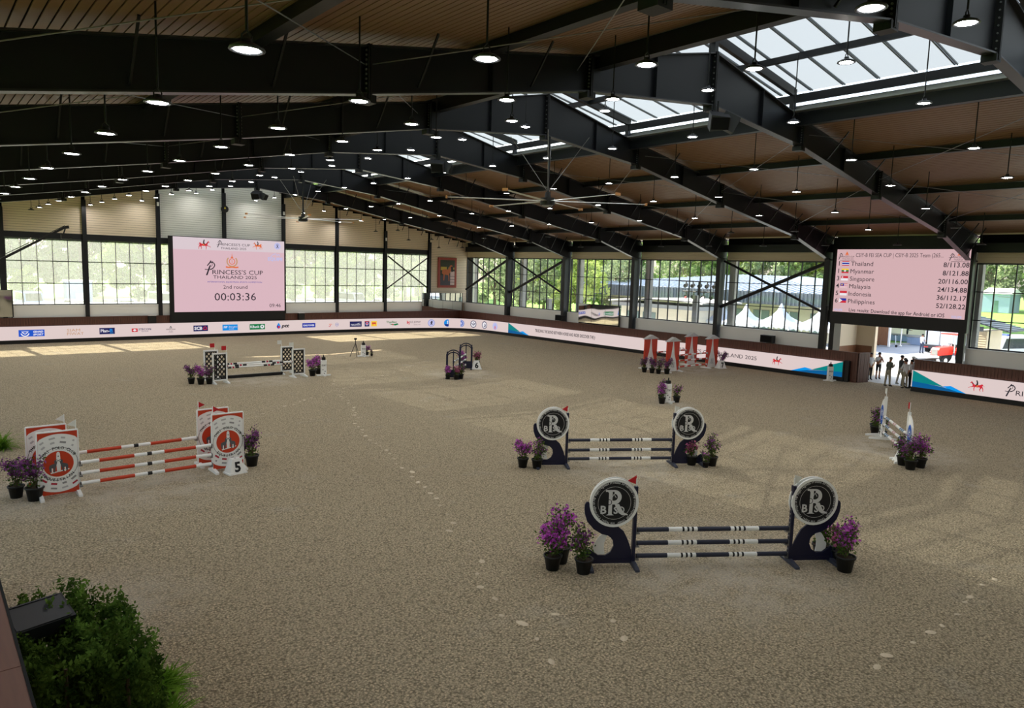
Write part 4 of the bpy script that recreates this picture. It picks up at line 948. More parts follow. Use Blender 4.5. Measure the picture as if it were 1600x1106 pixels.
def r_jump(L, R_, hs, nm, sc=1.):
    L, R_ = Vector((*L,0)), Vector((*R_,0)); d = (R_-L).normalized(); rz = atan2(d.y,d.x)
    r_standard('left navy wing with round crest and red flag, '+nm, 1, L, rz, 'red')
    r_standard('right navy wing with round crest, '+nm, -1, R_, rz, 'white')
    n = Vector((d.y,-d.x,0))*.0
    for h, w_ in zip(hs, ('top','middle','bottom')):
        a, b = L+d*.08+Vector((0,0,h)), R_-d*.08+Vector((0,0,h))
        pole('%s navy and white striped pole, %s' % (w_, nm), a, b, NB, 'navy and white poles', [navy_worn, white_p, ink])
r_jump((12.13,-52.48),(15.11,-54.46),(.79,.49,.20),'of the nearest jump')
r_jump((16.47,-45.9),(19.56,-47.79),(.86,.53,.24),'of the second round-crest jump')

# --- orange polo club jump
orange_p = mat('orange red panel', (196,62,30), .5, var=.05)
grey_fig = mat('grey figure print', (88,88,92), .6)
col_mix = [white_p, orange_p, ink, grey_fig, mat('crimson print', (176,36,56)), mat('grey print', (150,148,148)), mat('pale grey print', (190,188,188))]
def clip_ellipse(rx, ry, hw, n=48):
    P = []
    for i in range(n):
        a = 2*pi*i/n; x, y = rx*cos(a), ry*sin(a); P.append((max(-hw,min(hw,x)), y))
    return P
def polo_panel(label, loc, rz, flagside, flagcol, seed=1):
    t = thing('jump_standard', label, 'jump wing', loc, rz, 'orange and white panel wings')
    W, H, z0 = .90, 1.66, .08; F = ((0,-.027,z0+H/2),(1,0,0),(0,0,1))
    m = MB(); m.box(-W/2,W/2,-.025,.025,z0,z0+H); m.build('panel', orange_p, t)
    m = MB(); m.box(-W/2-.02,W/2+.02,-.035,.035,z0+H,z0+H+.03); m.box(-W/2-.03,-W/2,-.035,.035,z0,z0+H); m.box(W/2,W/2+.03,-.035,.035,z0,z0+H); m.build('edge_frame', white_p, t)
    m = MB(); m.flat(clip_ellipse(.80,.78,W/2-.003),F,0,0)
    m.ring(0,-.02,.436,.446,F,.002,2,40); m.disc(0,-.02,.345,F,.002,1,36)
    m.arctext('THAI POLO CLUB',F,0,-.02,.428,.072,pi*.86,pi*.14,.003,2,bold=1); m.arctext('EQUESTRIAN',F,0,-.02,.428,.072,pi*1.22,pi*1.78,.003,2,inward=True,bold=1)
    # tower and two rearing horses
    m.flat([(-.04,-.24),(.04,-.24),(.05,.05),(.04,.26),(.02,.30),(-.02,.30),(-.04,.26),(-.05,.05)],F,.004,0); m.rect(-.012,.17,.012,.2,F,.006,2)
    m.flat([(-.18,-.27),(.24,-.2),(.24,-.17),(-.19,-.24)],F,.004,0)
    for s in (-1,1):
        P = [(.03,.02),(.06,.10),(.10,.07),(.09,.0),(.20,-.04),(.22,-.1),(.20,-.22),(.17,-.22),(.16,-.12),(.11,-.13),(.12,-.23),(.09,-.24),(.07,-.12),(.05,-.06)]
        m.flat([(x*s,y) for x,y in P][::s],F,.006,3); m.stroke([(.04*s,.04),(-.05*s,.10)],.014,F,.007,3); m.rect(min(.13*s,.16*s),-.24,max(.13*s,.16*s),-.12,F,.005,0)
    rr = random.Random(3)
    for ring_, n, hh in ((.56,14,.05),(.68,16,.045)):
        for i in range(n):
            a = 2*pi*(i+.5*(ring_ > .6))/n; x, y = ring_*cos(a)*.95, ring_*sin(a)
            if abs(x) > W/2-.08: continue
            w_ = rr.choice((.05,.1,.14)); c = rr.choice((4,5,5,6,6,6)); ca, sa = cos(a-pi/2), sin(a-pi/2)
            m.flat([(x+u*ca-v*sa, y+u*sa+v*ca) for u,v in ((-w_/2,-hh/2),(w_/2,-hh/2),(w_/2,hh/2),(-w_/2,hh/2))],F,.002,c)
    m.build('printed_face', col_mix, t)
    for x in (-W/2+.02, W/2-.02):
        m = MB(); m.prism([(-.36,0),(.36,0),(.36,.06),(.08,.11),(-.08,.11),(-.36,.06)], ((x,0,0),(0,1,0),(0,0,1)), -.045,.045); m.build('foot', white_p, t)
    x = flagside*(W/2-.02); m = MB(); m.box(x-.01,x+.01,-.01,.01,z0+H+.03,z0+H+.28); m.build('flag_stick', white_p, t)
    m = MB(); s = 1 if flagside > 0 else -1
    m.prism([(x,z0+H+.08),(x,z0+H+.28),(x-.2*s,z0+H+.16)][::(-1 if s > 0 else 1)], XZ, -.012,.0); m.build('flag', flag_white if flagcol == 'white' else flag_red, t)
    return t
polo_panel('front left orange panel wing printed with THAI POLO CLUB EQUESTRIAN', (3.10,-40.5,0), radians(1), 1,'white')
polo_panel('rear left orange panel wing, mostly hidden behind the front one', (2.96,-39.62,0), radians(1), 1,'white')
polo_panel('front right orange panel wing beside the number 5 marker', (7.50,-40.42,0), radians(1), -1,'red')
polo_panel('rear right orange panel wing behind the front right one', (7.36,-39.5,0), radians(1), -1,'red')
OB = [(0,.13,0),(.13,.385,1),(.385,.5-.018,0),(.482,.518,2),(.518,.615,0),(.615,.87,1),(.87,1,0)]
for h, nm in ((.84,'top'),(.55,'middle'),(.27,'bottom')): pole('%s front pole of the orange and white jump' % nm, (3.60,-40.52,h),(7.0,-40.44,h), OB, 'orange and white poles', [white_p, orange_p, ink])
pole('rear pole of the orange and white jump', (3.46,-39.62,.90),(6.86,-39.5,.90), OB, 'orange and white poles', [white_p, orange_p, ink])

# --- white lattice jump
def lattice(label, loc, rz, flagcol, fx):
    t = thing('jump_standard', label, 'jump wing', loc, rz, 'white lattice wings')
    W, H = .76, 1.52; m = MB()
    m.box(-W/2,-W/2+.07,-.04,.04,.04,H+.06); m.box(W/2-.07,W/2,-.04,.04,.04,H+.06); m.box(-W/2,W/2,-.04,.04,H,H+.07); m.box(-W/2,W/2,-.04,.04,.14,.21); m.build('frame', white_p, t)
    m = MB(); F = ((0,0,0),(1,0,0),(0,0,1)); w0, w1, z0, z1 = -W/2+.07, W/2-.07, .21, H
    def strip(a, b):
        m.bar((a[0],0,a[1]),(b[0],0,b[1]),.055,.03,up=(0,1,0))
    nx, nz = 3, 5; cw, ch = (w1-w0)/nx, (z1-z0)/nz
    for i in range(nx):
        for j in range(nz):
            x, z = w0+i*cw, z0+j*ch
            strip((x,z),(x+cw,z+ch)); strip((x+cw,z),(x,z+ch))
    m.box(w0,w0+.05,-.02,.02,z0,z1); m.box(w1-.05,w1,-.02,.02,z0,z1); m.box(w0,w1,-.02,.02,z0,z0+.04); m.box(w0,w1,-.02,.02,z1-.05,z1)
    m.build('lattice', black, t)
    for x in (-W/2+.04, W/2-.04): m = MB(); m.prism([(-.4,0),(.4,0),(.4,.05),(.08,.12),(-.08,.12),(-.4,.05)], ((x,0,0),(0,1,0),(0,0,1)), -.045,.045); m.build('foot', white_p, t)
    m = MB(); m.box(fx-.01,fx+.01,-.01,.01,H+.06,H+.42); m.build('flag_stick', white_p, t)
    m = MB(); m.box(fx-.24,fx,-.012,.004,H+.2,H+.42); m.build('flag', flag_red if flagcol == 'red' else flag_white, t)
lattice('front left white framed black lattice wing of the far left jump', (12.45,-24.32,0), radians(3), 'red', .34)
lattice('rear left white framed black lattice wing of the far left jump', (12.45,-22.9,0), radians(3), 'red', .20)
lattice('front right white framed black lattice wing of the far left jump', (16.78,-24.12,0), radians(3), 'white', -.30)
lattice('rear right white framed black lattice wing of the far left jump', (16.70,-22.75,0), radians(3), 'white', -.34)
RB = [(0,.1,0),(.1,.16,1),(.16,.175,0),(.175,.205,2),(.205,.22,0),(.22,.28,1),(.28,.68,0),(.68,.74,1),(.74,.755,0),(.755,.79,2),(.79,.8,0),(.8,.86,1),(.86,1,0)]
rc = [white_p, ink, mat('pole crimson', (180,40,70))]
pole('front white pole of the lattice jump', (12.86,-24.30,.88),(16.37,-24.14,.88), RB, 'white poles with black and red bands', rc)
pole('upper rear white pole of the lattice jump', (12.86,-22.88,.78),(16.3,-22.76,.78), RB, 'white poles with black and red bands', rc)
pole('lower rear white pole of the lattice jump', (12.86,-23.2,.62),(16.3,-23.0,.62), RB, 'white poles with black and red bands', rc)
m = MB(); m.box(12.9,16.35,-22.98,-22.82,0,.16); m.box(12.9,16.35,-22.99,-22.98,.02,.14); o = m.build('filler_plank', black); tag(o, 'long black plank on the sand under the lattice jump', 'plank')

# --- navy arches
def arch(label, loc, rz):
    t = thing('jump_standard', label, 'jump wing', loc, rz, 'navy arch wings'); W, H = .72, 1.35
    for x in (-W/2, W/2):
        m = MB(); m.box(x-.055,x+.055,-.06,.06,.0,H+.05); m.lathe([(.055,H+.05),(.02,H+.1),(.045,H+.15),(.0,H+.22)],8,c=(x,0)); m.build('post', navy, t)
    m = MB(); m.box(-.03,.03,-.03,.03,.1,H+.22); m.build('centre_bar', navy, t)
    m = MB(); n = 10
    for dz in (0,-.13):
        P = [(W/2*cos(pi*i/n), 0, H-.02+dz+.3*sin(pi*i/n)) for i in range(n+1)]
        for a, b in zip(P[:-1],P[1:]): m.bar(a,b,.06,.07,up=(0,1,0))
    m.build('arch_rail', navy, t)
    m = MB(); m.box(-W/2,W/2,-.04,.04,.05,.5); m.build('lower_panel', navy, t)
    for x in (-W/2,W/2): m = MB(); m.box(x-.05,x+.05,-.4,.4,0,.06); m.build('foot', navy, t)
dv = Vector((26.95-24.05,-26.0+28.75,0)); az = atan2(dv.y,dv.x)-pi/2
arch('nearer navy arched wing of the jump in the middle distance', (24.05,-28.75,0), az+.12)
arch('farther navy arched wing of the jump in the middle distance', (26.95,-26.0,0), az+.12)
d_ = dv.normalized()
for h, nm in ((.95,'top'),(.62,'middle'),(.3,'bottom')):
    a = Vector((24.05,-28.75,h))+d_*.12; b = Vector((26.95,-26.0,h))-d_*.12; pole('%s white pole between the navy arches' % nm, a, b, RB, 'poles between the arches', [white_p, navy, navy])

# --- red towers with white roofs
def tower(label, loc, rz, back=False):
    t = thing('jump_standard', label, 'jump wing', loc, rz, 'red tower wings'); W, H = 1.3, 1.98
    for s in (-1,1):
        m = MB(); P = [(0.05,H),(W/2,H),(W/2,.15),(.50,.05),(.34,.7),(.17,1.15),(.1,1.6)]
        m.prism([(x*s,y) for x,y in P][::-s], XZ, -.03,.03); m.build('red_curtain', red_p, t)
    m = MB(); P = [(-.06,H),(.06,H),(.1,1.6),(.17,1.15),(.34,.7),(.50,.02),(-.50,.02),(-.34,.7),(-.17,1.15),(-.1,1.6)]
    m.prism(P[::-1], XZ, -.045,.02); m.build('white_tower', white_p, t)
    m = MB(); m.prism([(-W/2-.06,H),(W/2+.06,H),(.0,H+.28)][::1], XZ, .14,-.14); m.build('roof', mat('pale grey roof paint', (196,196,194)), t)
    m = MB(); F = ((0,-.047,0),(1,0,0),(0,0,1)); m.text('JIJ',F,0,.42,.22,.28,0,0); m.text('STABLE',F,0,.28,.08,.36,0,0); m.build('lettering', mat('grey lettering', (150,152,156)), t)
    for x in (-W/2+.05,W/2-.05): m = MB(); m.prism([(-.42,0),(.42,0),(.42,.05),(.08,.1),(-.08,.1),(-.42,.05)], ((x,0,0),(0,1,0),(0,0,1)), -.05,.05); m.build('foot', white_p, t)
tower('front left red curtain wing with a white tower and peaked roof', (38.15,-33.35,0), 0)
tower('rear left red curtain wing with a white tower and peaked roof', (38.1,-31.55,0), 0)
tower('front right red curtain wing beside the number 7 marker', (42.45,-33.35,0), 0)
tower('rear right red curtain wing against the pale LED board', (42.5,-31.6,0), 0)
TB = [(0,.04,0),(.04,.2,1),(.2,.3,0),(.3,.42,1),(.42,.58,0),(.58,.7,1),(.7,.8,0),(.8,.95,1),(.95,1,0)]
for h, nm in ((1.05,'top'),(.68,'middle'),(.28,'bottom')): pole('%s front pole of the red tower jump' % nm, (38.75,-33.38,h),(41.86,-33.38,h), TB, 'red and white poles', [white_p, red_p, ink])
pole('rear pole of the red tower jump', (38.7,-31.6,1.06),(41.9,-31.6,1.06), TB, 'red and white poles', [white_p, red_p, ink])

# --- white and blue jump at right
def shell_wing(label, loc, rz, flagcol, flip):
    t = thing('jump_standard', label, 'jump wing', loc, rz, 'white wings with blue crest')
    W = .62; P = [(0,.06),(0,1.64),(.2,1.62),(.40,1.5),(.55,1.3),(W,1.0),(W,.06)]
    m = MB(); m.prism([(x*flip,y) for x,y in P][::-flip], XZ, -.025,.025); m.build('panel', white_p, t)
    m = MB(); m.box(-.05,.03,-.05,.05,.04,1.74); m.build('post', white_p, t)
    bl = [mat('crest blue', (30,92,190)), white_p, ink]
    for sd in (-1,1):
        F = ((.32*flip,sd*.028,.95),(-sd,0,0),(0,0,1)); m = MB(); m.disc(0,0,.25,F,0,0,26,.40); m.ring(0,0,.2,.215,F,.002,1,24); m.disc(0,.05,.12,F,.003,1,14); m.flat([(-.06,.1),(.08,.12),(.04,-.06),(-.02,-.08)],F,.005,0)
        m.text('EQUESTRIAN CLUB',F,0,-.62,.06,.42,0,0); m.build('blue_crest', bl, t)
    for x in (0,W*flip): m = MB(); m.prism([(-.5,0),(.5,0),(.5,.06),(.08,.11),(-.08,.11),(-.5,.06)], ((x,0,0),(0,1,0),(0,0,1)), -.045,.045); m.build('foot', white_p, t)
    m = MB(); m.box(-.02,0.0,-.01,.01,1.74,2.08); m.build('flag_stick', white_p, t)
    m = MB(); m.box(0,.2,-.01,.01,1.84,2.06); m.build('flag', flag_red if flagcol == 'red' else flag_white, t)
Jn, Jf = Vector((27.13,-52.14,0)), Vector((29.87,-50.19,0)); dj = (Jf-Jn).normalized(); rj = atan2(dj.y,dj.x)
shell_wing('near white curved wing with blue crest and red flag on the right', Jn, rj, 'red', -1)
shell_wing('far white curved wing with blue crest and white flag on the right', Jf, rj, 'white', 1)
BB = [(0,.1,0),(.1,.14,1),(.14,.16,0),(.16,.2,1),(.2,.22,0),(.22,.26,1),(.26,.44,0),(.44,.49,2),(.49,.51,0),(.51,.56,2),(.56,.74,0),(.74,.78,1),(.78,.8,0),(.8,.84,1),(.84,.86,0),(.86,.9,1),(.9,1,0)]
for h, nm in ((.94,'top'),(.62,'middle'),(.3,'bottom')):
    pole('%s white pole with blue bands of the right hand jump' % nm, Jn+dj*.08+Vector((0,0,h)), Jf-dj*.08+Vector((0,0,h)), BB, 'white poles with blue bands', [white_p, mat('pole blue', (50,110,150)), mat('pole pink', (210,170,170))])

# number markers and timing posts
def marker(label, num, loc, rz, s=1.):
    t = thing('number_marker', label, 'marker', loc, rz, 'white number markers', sc=s)
    m = MB(); w0, w1, d0, d1, H = .27, .13, .2, .1, .46
    m.add([(-w0,-d0,0),(w0,-d0,0),(w0,d0,0),(-w0,d0,0),(-w1,-d1,H),(w1,-d1,H),(w1,d1,H),(-w1,d1,H)], [(0,3,2,1),(4,5,6,7),(0,1,5,4),(1,2,6,5),(2,3,7,6),(3,0,4,7)])
    for x in (-w0+.04,w0-.04): m.box(x-.05,x+.05,-d0-.02,d0+.02,-.0,.05)
    m.build('body', white_p, t)
    nn = Vector((0,-H,d0-d1)).normalized(); U = Vector((0,(d0-d1),H)).normalized(); F = (Vector((0,-(d0+d1)/2,H/2))+nn*.004,(1,0,0),U)
    m = MB(); m.text(num,F,0,-.15,.28,None,.004,0,bold=2); m.build('number', ink, t)
    m = MB(); m.disc(0,0,.03,((0,0,H+.002),(1,0,0),(0,1,0)),0,0,8); m.build('hole', ink, t)
marker('white plastic marker with the number 5 by the orange jump','5',(7.56,-40.86,0),radians(8))
marker('white plastic marker with the number 6 by the navy arches','6',(27.55,-26.3,0),-.5,1.15)
marker('white plastic marker with the number 7 by the red tower jump','7',(42.7,-33.95,0),-.2,1.15)
marker('plain white marker by the near white wing on the right','1',(26.75,-52.2,0),.9,1.)
def timer(label, loc, rz, word, H=1.0):
    t = thing('timing_post', label, 'timing post', loc, rz, 'white timing posts')
    m = MB(); m.box(-.15,.15,-.1,.1,.06,H); m.build('post', white_p, t)
    m = MB(); m.box(-.4,.4,-.06,.06,0,.07); m.box(-.06,.06,-.35,.35,0,.06); m.build('base', white_p, t)
    m = MB(); F = ((0,-.102,H*.62),(1,0,0),(0,0,1)); m.text(word,F,0,0,.09,.26,0,0,bold=1); m.disc(-.06,-.2,.03,F,0,0,8); m.disc(.06,-.3,.03,F,0,0,8); m.disc(.02,-.42,.03,F,0,0,8); m.build('lettering', ink, t)
    m = MB(); m.box(-.09,.09,-.08,.08,H,H+.16); m.cyl((0,0,H+.16),(0,0,H+.3),.04,.02,8); m.build('sensor', black, t)
timer('white START timing post between two potted plants', (28.78,-40.35,0), -.3, 'START', .95)
timer('white timing post by the triangular teal graphic', (44.0,-40.95,0), -.6, 'FINISH', .9)
timer('white timing post beside the plants right of the lattice jump', (18.15,-24.4,0), -.2, 'START', .9)
timer('white timing post behind the tripod in the far centre', (24.3,-17.6,0), -.2, 'FINISH', .8)
t = thing('tripod', 'thin black tripod standing on the sand near the far centre', 'tripod', (23.75,-17.5,0))
for a in (0.3,2.4,4.5): m = MB(); m.cyl((.38*cos(a),.38*sin(a),0),(0,0,.95),.018,.022,6); m.build('leg', black, t)
m = MB(); m.cyl((0,0,.9),(0,0,1.2),.025,.025,6); m.box(-.08,.08,-.05,.05,1.18,1.3); m.build('head', black, t)

# ------------------------------------------------------------------ potted bougainvilleas
leaf_m = foliage('plant leaves', (58,84,40), (104,124,62), 9)
fl_bright = foliage('magenta bracts', (172,56,178), (220,120,214), 9)
fl_dull = foliage('dusky purple bracts', (112,62,120), (168,102,164), 9)
fl_pink = foliage('pink bracts', (170,70,130), (206,120,160), 9)
def cards(m, pts, size, rng, sq=.6):
    for p in pts:
        u = Vector((rng.gauss(0,1),rng.gauss(0,1),rng.gauss(0,1))).normalized(); v = u.orthogonal().normalized(); 
        w_ = u.cross(v); a = rng.random()*6.28; v = v*cos(a)+w_*sin(a); w_ = u.cross(v); s = size*rng.uniform(.7,1.3)
        p = Vector(p); m.add([p-v*s, p-w_*s*sq, p+v*s, p+w_*s*sq], [(0,1,2,3)])
def make_plant(seed, flm, dens, h, spread, nleaf=420, nfl=420, lean=(0,0)):
    rng = random.Random(seed)
    t = thing('potted_bougainvillea', 'x', 'potted plant')
    m = MB(); m.lathe([(.0,.0),(.135,.0),(.18,.28),(.20,.28),(.205,.32),(.18,.32),(.175,.29)], 18); m.build('pot', pot_m, t, True)
    m = MB(); m.cyl((0,0,.24),(0,0,.285),.17,.17,14); m.build('soil', soil_m, t)
    tips = []; m = MB(); blobs = []
    for i in range(7):
        a = rng.random()*6.28; rr = spread*rng.uniform(.3,1); z = h*rng.uniform(.62,1.0)
        p0 = Vector((rng.uniform(-.03,.03),rng.uniform(-.03,.03),.27)); p2 = Vector((rr*cos(a)+lean[0], rr*sin(a)+lean[1], z)); p1 = p0.lerp(p2,.5)+Vector((rng.uniform(-.06,.06),rng.uniform(-.06,.06),.05))
        m.cyl(p0,p1,.012,.009,5); m.cyl(p1,p2,.009,.005,5); tips.append(p2)
        for q in (.35,.6,.85,1.0): blobs.append((p0.lerp(p2,q) if q < .5 else p1.lerp(p2,(q-.5)*2), .13 if q < .9 else .12, q))
    m.build('stems', stem_m, t)
    L = []
    for i in range(nleaf):
        b, r_, q = rng.choice(blobs); L.append(b+Vector((rng.gauss(0,1),rng.gauss(0,1),rng.gauss(0,1)))*r_*.55)
    m = MB(); cards(m, L, .032, rng); m.build('leaves', leaf_m, t, kind='stuff')
    Fp = []
    for i in range(int(nfl*dens)):
        b, r_, q = rng.choice([x for x in blobs if x[2] > .5]); Fp.append(b+Vector((rng.gauss(0,1),rng.gauss(0,1),rng.gauss(0,1)+.3))*r_*.5)
    m = MB(); cards(m, Fp, .034, rng, .8); m.build('flowers', flm, t, kind='stuff')
    return t
PV = [make_plant(1,fl_bright,1.0,.95,.22), make_plant(2,fl_dull,1.0,.95,.26), make_plant(3,fl_pink,.7,.85,.2), make_plant(4,fl_bright,.18,.9,.22,520), make_plant(5,fl_bright,.75,1.0,.25,520,420,(.08,0)), make_plant(6,fl_dull,.4,1.0,.24,520)]
PUSED = [False]*len(PV)
def plant(v, x, y, label, sc=1., rz=None):
    rz = random.random()*6.28 if rz is None else rz
    if not PUSED[v]: PUSED[v] = True; r = PV[v]; r.location = (x,y,0); r.rotation_euler = (0,0,rz); r['label'] = label; r['group'] = 'potted flowering plants'; r.scale = (sc,)*3
    else: r = dup(PV[v], (x,y,0), rz, label, 'potted flowering plants', sc)
    return r
plant(0,10.55,-51.62,'potted bougainvillea with bright magenta flowers at the far left of the nearest jump',1.0)
plant(4,10.93,-51.45,'tall potted bougainvillea behind the left wing of the nearest jump',1.15)
plant(5,10.95,-52.15,'leafy potted bougainvillea touching the left wing of the nearest jump',1.0)
plant(3,15.98,-54.75,'sparse green potted bougainvillea behind the right wing of the nearest jump',1.0)
plant(4,15.68,-55.45,'big potted bougainvillea with magenta top, front right of the nearest jump',1.08,rz=-.6)
plant(2,16.05,-55.15,'potted bougainvillea half hidden at the right end of the nearest jump',.95)
plant(0,15.22,-45.2,'left potted bougainvillea beside the second round-crest jump',.95)
plant(5,15.52,-45.55,'leafy potted bougainvillea touching the left wing of the second round-crest jump',.95)
plant(2,20.12,-48.15,'pink potted bougainvillea behind the right wing of the second round-crest jump',1.)
plant(3,20.25,-48.62,'low green potted bougainvillea right of the second round-crest jump',.6)
plant(5,20.62,-48.6,'tall green potted bougainvillea at the right end of the second round-crest jump',1.0)
plant(1,2.20,-39.98,'dark purple potted bougainvillea in the back left of the orange jump',1.0)
plant(1,2.55,-40.5,'dark purple potted bougainvillea in front left of the orange jump',1.12)
plant(1,8.25,-40.35,'purple potted bougainvillea right of the number 5 marker',1.1)
plant(5,8.05,-39.75,'dull potted bougainvillea hidden behind the right orange panel',.95)
for i, (v,x,y,s,l) in enumerate([(1,11.2,-23.75,.95,'leftmost potted bougainvillea at the lattice jump'),(0,11.55,-24.15,1.0,'middle potted bougainvillea left of the lattice jump'),(1,11.95,-24.2,.95,'potted bougainvillea against the left lattice wing'),
  (0,17.6,-24.15,1.1,'bright potted bougainvillea right of the lattice jump'),(4,18.2,-23.6,1.0,'potted bougainvillea behind the timing post by the lattice jump'),
  (0,24.65,-17.4,.85,'potted bougainvillea beside the tripod in the far centre'),(3,24.95,-17.6,.5,'low potted plant beside the tripod in the far centre'),
  (0,23.62,-28.85,.8,'magenta potted bougainvillea left at the foot of the near navy arch'),(2,23.95,-29.2,.9,'pink potted bougainvillea at the foot of the near navy arch'),(5,24.35,-29.1,.85,'leafy potted bougainvillea right at the foot of the near navy arch'),
  (0,27.15,-25.4,1.15,'magenta potted bougainvillea inside the far navy arch'),(2,28.1,-25.6,1.15,'dusky pink potted bougainvillea right of the far navy arch'),
  (1,36.3,-32.6,.95,'leftmost potted bougainvillea by the red tower jump'),(1,36.45,-33.1,.95,'second potted bougainvillea from the left by the red tower jump'),(5,36.6,-33.5,.9,'green potted plant third from the left by the red tower jump'),(1,37.0,-33.85,1.0,'potted bougainvillea in front of the left red tower wing'),
  (1,43.35,-33.6,1.05,'dark potted bougainvillea right of the number 7 marker'),
  (4,28.35,-40.35,.95,'magenta potted bougainvillea left of the START post'),(3,29.3,-40.5,.95,'green potted plant right of the START post'),(5,28.85,-39.95,1.05,'dark leafy potted plant behind the START post'),
  (5,30.75,-49.5,1.0,'dark leafy potted plant left of the far white wing'),(5,31.25,-49.25,.95,'potted plant behind the foot of the far white wing'),(3,30.3,-50.0,.8,'potted plant under the far white wing'),
  (5,26.35,-52.35,1.0,'dull potted bougainvillea left in front of the near white wing'),(1,26.0,-52.75,1.05,'potted bougainvillea in front of the near white wing'),(4,26.55,-52.85,1.05,'magenta topped potted bougainvillea right in front of the near white wing')]):
    plant(v,x,y,l,s)

# ------------------------------------------------------------------ hedge shrubs and monitor, lower left
hedge_m = foliage('dark hedge leaves', (34,58,26), (104,134,56), 3.5)
fern_m = foliage('bright fern leaves', (84,128,36), (140,178,70), 6)
def make_shrub():
    rng = random.Random(11); t = thing('hedge_shrub', 'x', 'shrub')
    m = MB(); m.cyl((0,0,0),(0,0,1.35),.04,.02,6); m.build('trunk', stem_m, t)
    m = MB()
    for i in range(230):
        z = rng.uniform(.02,1.5); a = rng.random()*6.28; r_ = .42*(1-.35*(z/1.6)**2)
        p = Vector((r_*cos(a),r_*sin(a),z)); q = Vector((0,0,max(.02,z-.2)))
        # upright spray
        tip = p+Vector((cos(a)*.06,sin(a)*.06,.20))
        for j in range(26):
            b = q.lerp(p, rng.uniform(.55,1)) if j < 8 else p.lerp(tip, rng.random())
            b = b+Vector((rng.gauss(0,.03),rng.gauss(0,.03),rng.gauss(0,.03)))
            cards(m,[b],.036,rng,.5)
    m.build('foliage', hedge_m, t, kind='stuff'); return t
S0 = make_shrub()
sh = [(1.62,-50.95,1.05,'rear hedge shrub behind the black monitor speaker'),(2.15,-51.05,.93,'hedge shrub at the rear right of the clump, lower left corner'),(1.5,-51.75,.92,'hedge shrub in front of the black monitor speaker'),(2.12,-51.8,.98,'bushy hedge shrub in the middle of the lower left clump'),
      (1.55,-52.5,.97,'hedge shrub at the bottom edge beside the fence rail'),(2.2,-52.6,.92,'hedge shrub at the bottom edge beside the bright fern')]
for i, (x,y,s,l) in enumerate(sh):
    if i == 0: S0.location = (x,y,0); S0['label'] = l; S0['group'] = 'hedge shrubs'; S0.scale = (s,)*3
    else: dup(S0,(x,y,0),i*1.3,l,'hedge shrubs',s)
def make_fern():
    rng = random.Random(5); t = thing('fern_clump', 'x', 'fern'); m = MB()
    for i in range(110):
        a = rng.random()*6.28; L = rng.uniform(.3,.6); el = rng.uniform(.5,1.35); p = Vector((rng.uniform(-.08,.08),rng.uniform(-.08,.08),0)); d = Vector((cos(a)*cos(el),sin(a)*cos(el),sin(el))); n = 9
        for j in range(n):
            q = p+d*(L/n); d = (d+Vector((0,0,-.13))).normalized(); s = Vector((-sin(a),cos(a),0))
            w_ = .02*(1-j/n)+.006
            m.add([p-s*w_,p+s*w_,q+s*w_*.8,q-s*w_*.8],[(0,1,2,3)])
            for sg in (-1,1):
                tip = q+s*sg*(.07*(1-j/n)+.015)+d*.02; m.add([q,q+d*.012,tip],[(0,1,2)])
            p = q
    m.build('fronds', fern_m, t, kind='stuff'); m = MB(); m.cyl((0,0,0),(0,0,.06),.08,.05,8); m.build('crown', stem_m, t); return t
f0 = make_fern(); f0.scale = (1.25,)*3; f0.location = (2.62,-51.6,0); f0['label'] = 'bright green fern clump beside the hedge at the bottom left'; f0['group'] = 'fern clumps'
dup(f0,(2.66,-52.45,0),1.,'bright green fern clump cut by the bottom edge','fern clumps',1.1); dup(f0,(2.35,-34.1,0),2.,'bright green grassy clump at the left edge above the orange jump','fern clumps',1.35); dup(f0,(2.0,-33.4,0),.5,'grassy clump just past the left edge','fern clumps',1.2)
dup(f0,(2.95,-51.45,0),2.2,'spreading bright fern clump furthest right beside the hedge','fern clumps',.8)
t = thing('stage_monitor', 'black wedge monitor speaker on a stand among the hedge shrubs', 'loudspeaker', (1.40,-51.30,0), radians(14))
m = MB(); m.cyl((0,0,0),(0,0,1.42),.03,.03,8); m.box(-.25,.25,-.25,.25,0,.03); m.build('stand', black, t)
m = MB(); m.T = Matrix.Translation((0,0,1.42)) @ Matrix.Rotation(radians(22),4,'X')
m.prism([(-.24,0),(.24,0),(.24,.22),(-.24,.22)], ((0,0,0),(0,1,0),(0,0,1)), -.36,.36); m.build('cabinet', mat('dark speaker plastic', (40,42,46), .6), t)
m = MB(); m.T = Matrix.Translation((0,0,1.42)) @ Matrix.Rotation(radians(22),4,'X'); m.box(-.33,.33,-.20,.20,.220,.228); m.box(-.3,.3,-.225,-.205,.21,.24); m.box(-.3,.3,.205,.225,.21,.24); m.build('lid_ribs', mat('dark speaker plastic ridge', (52,54,58), .5), t)

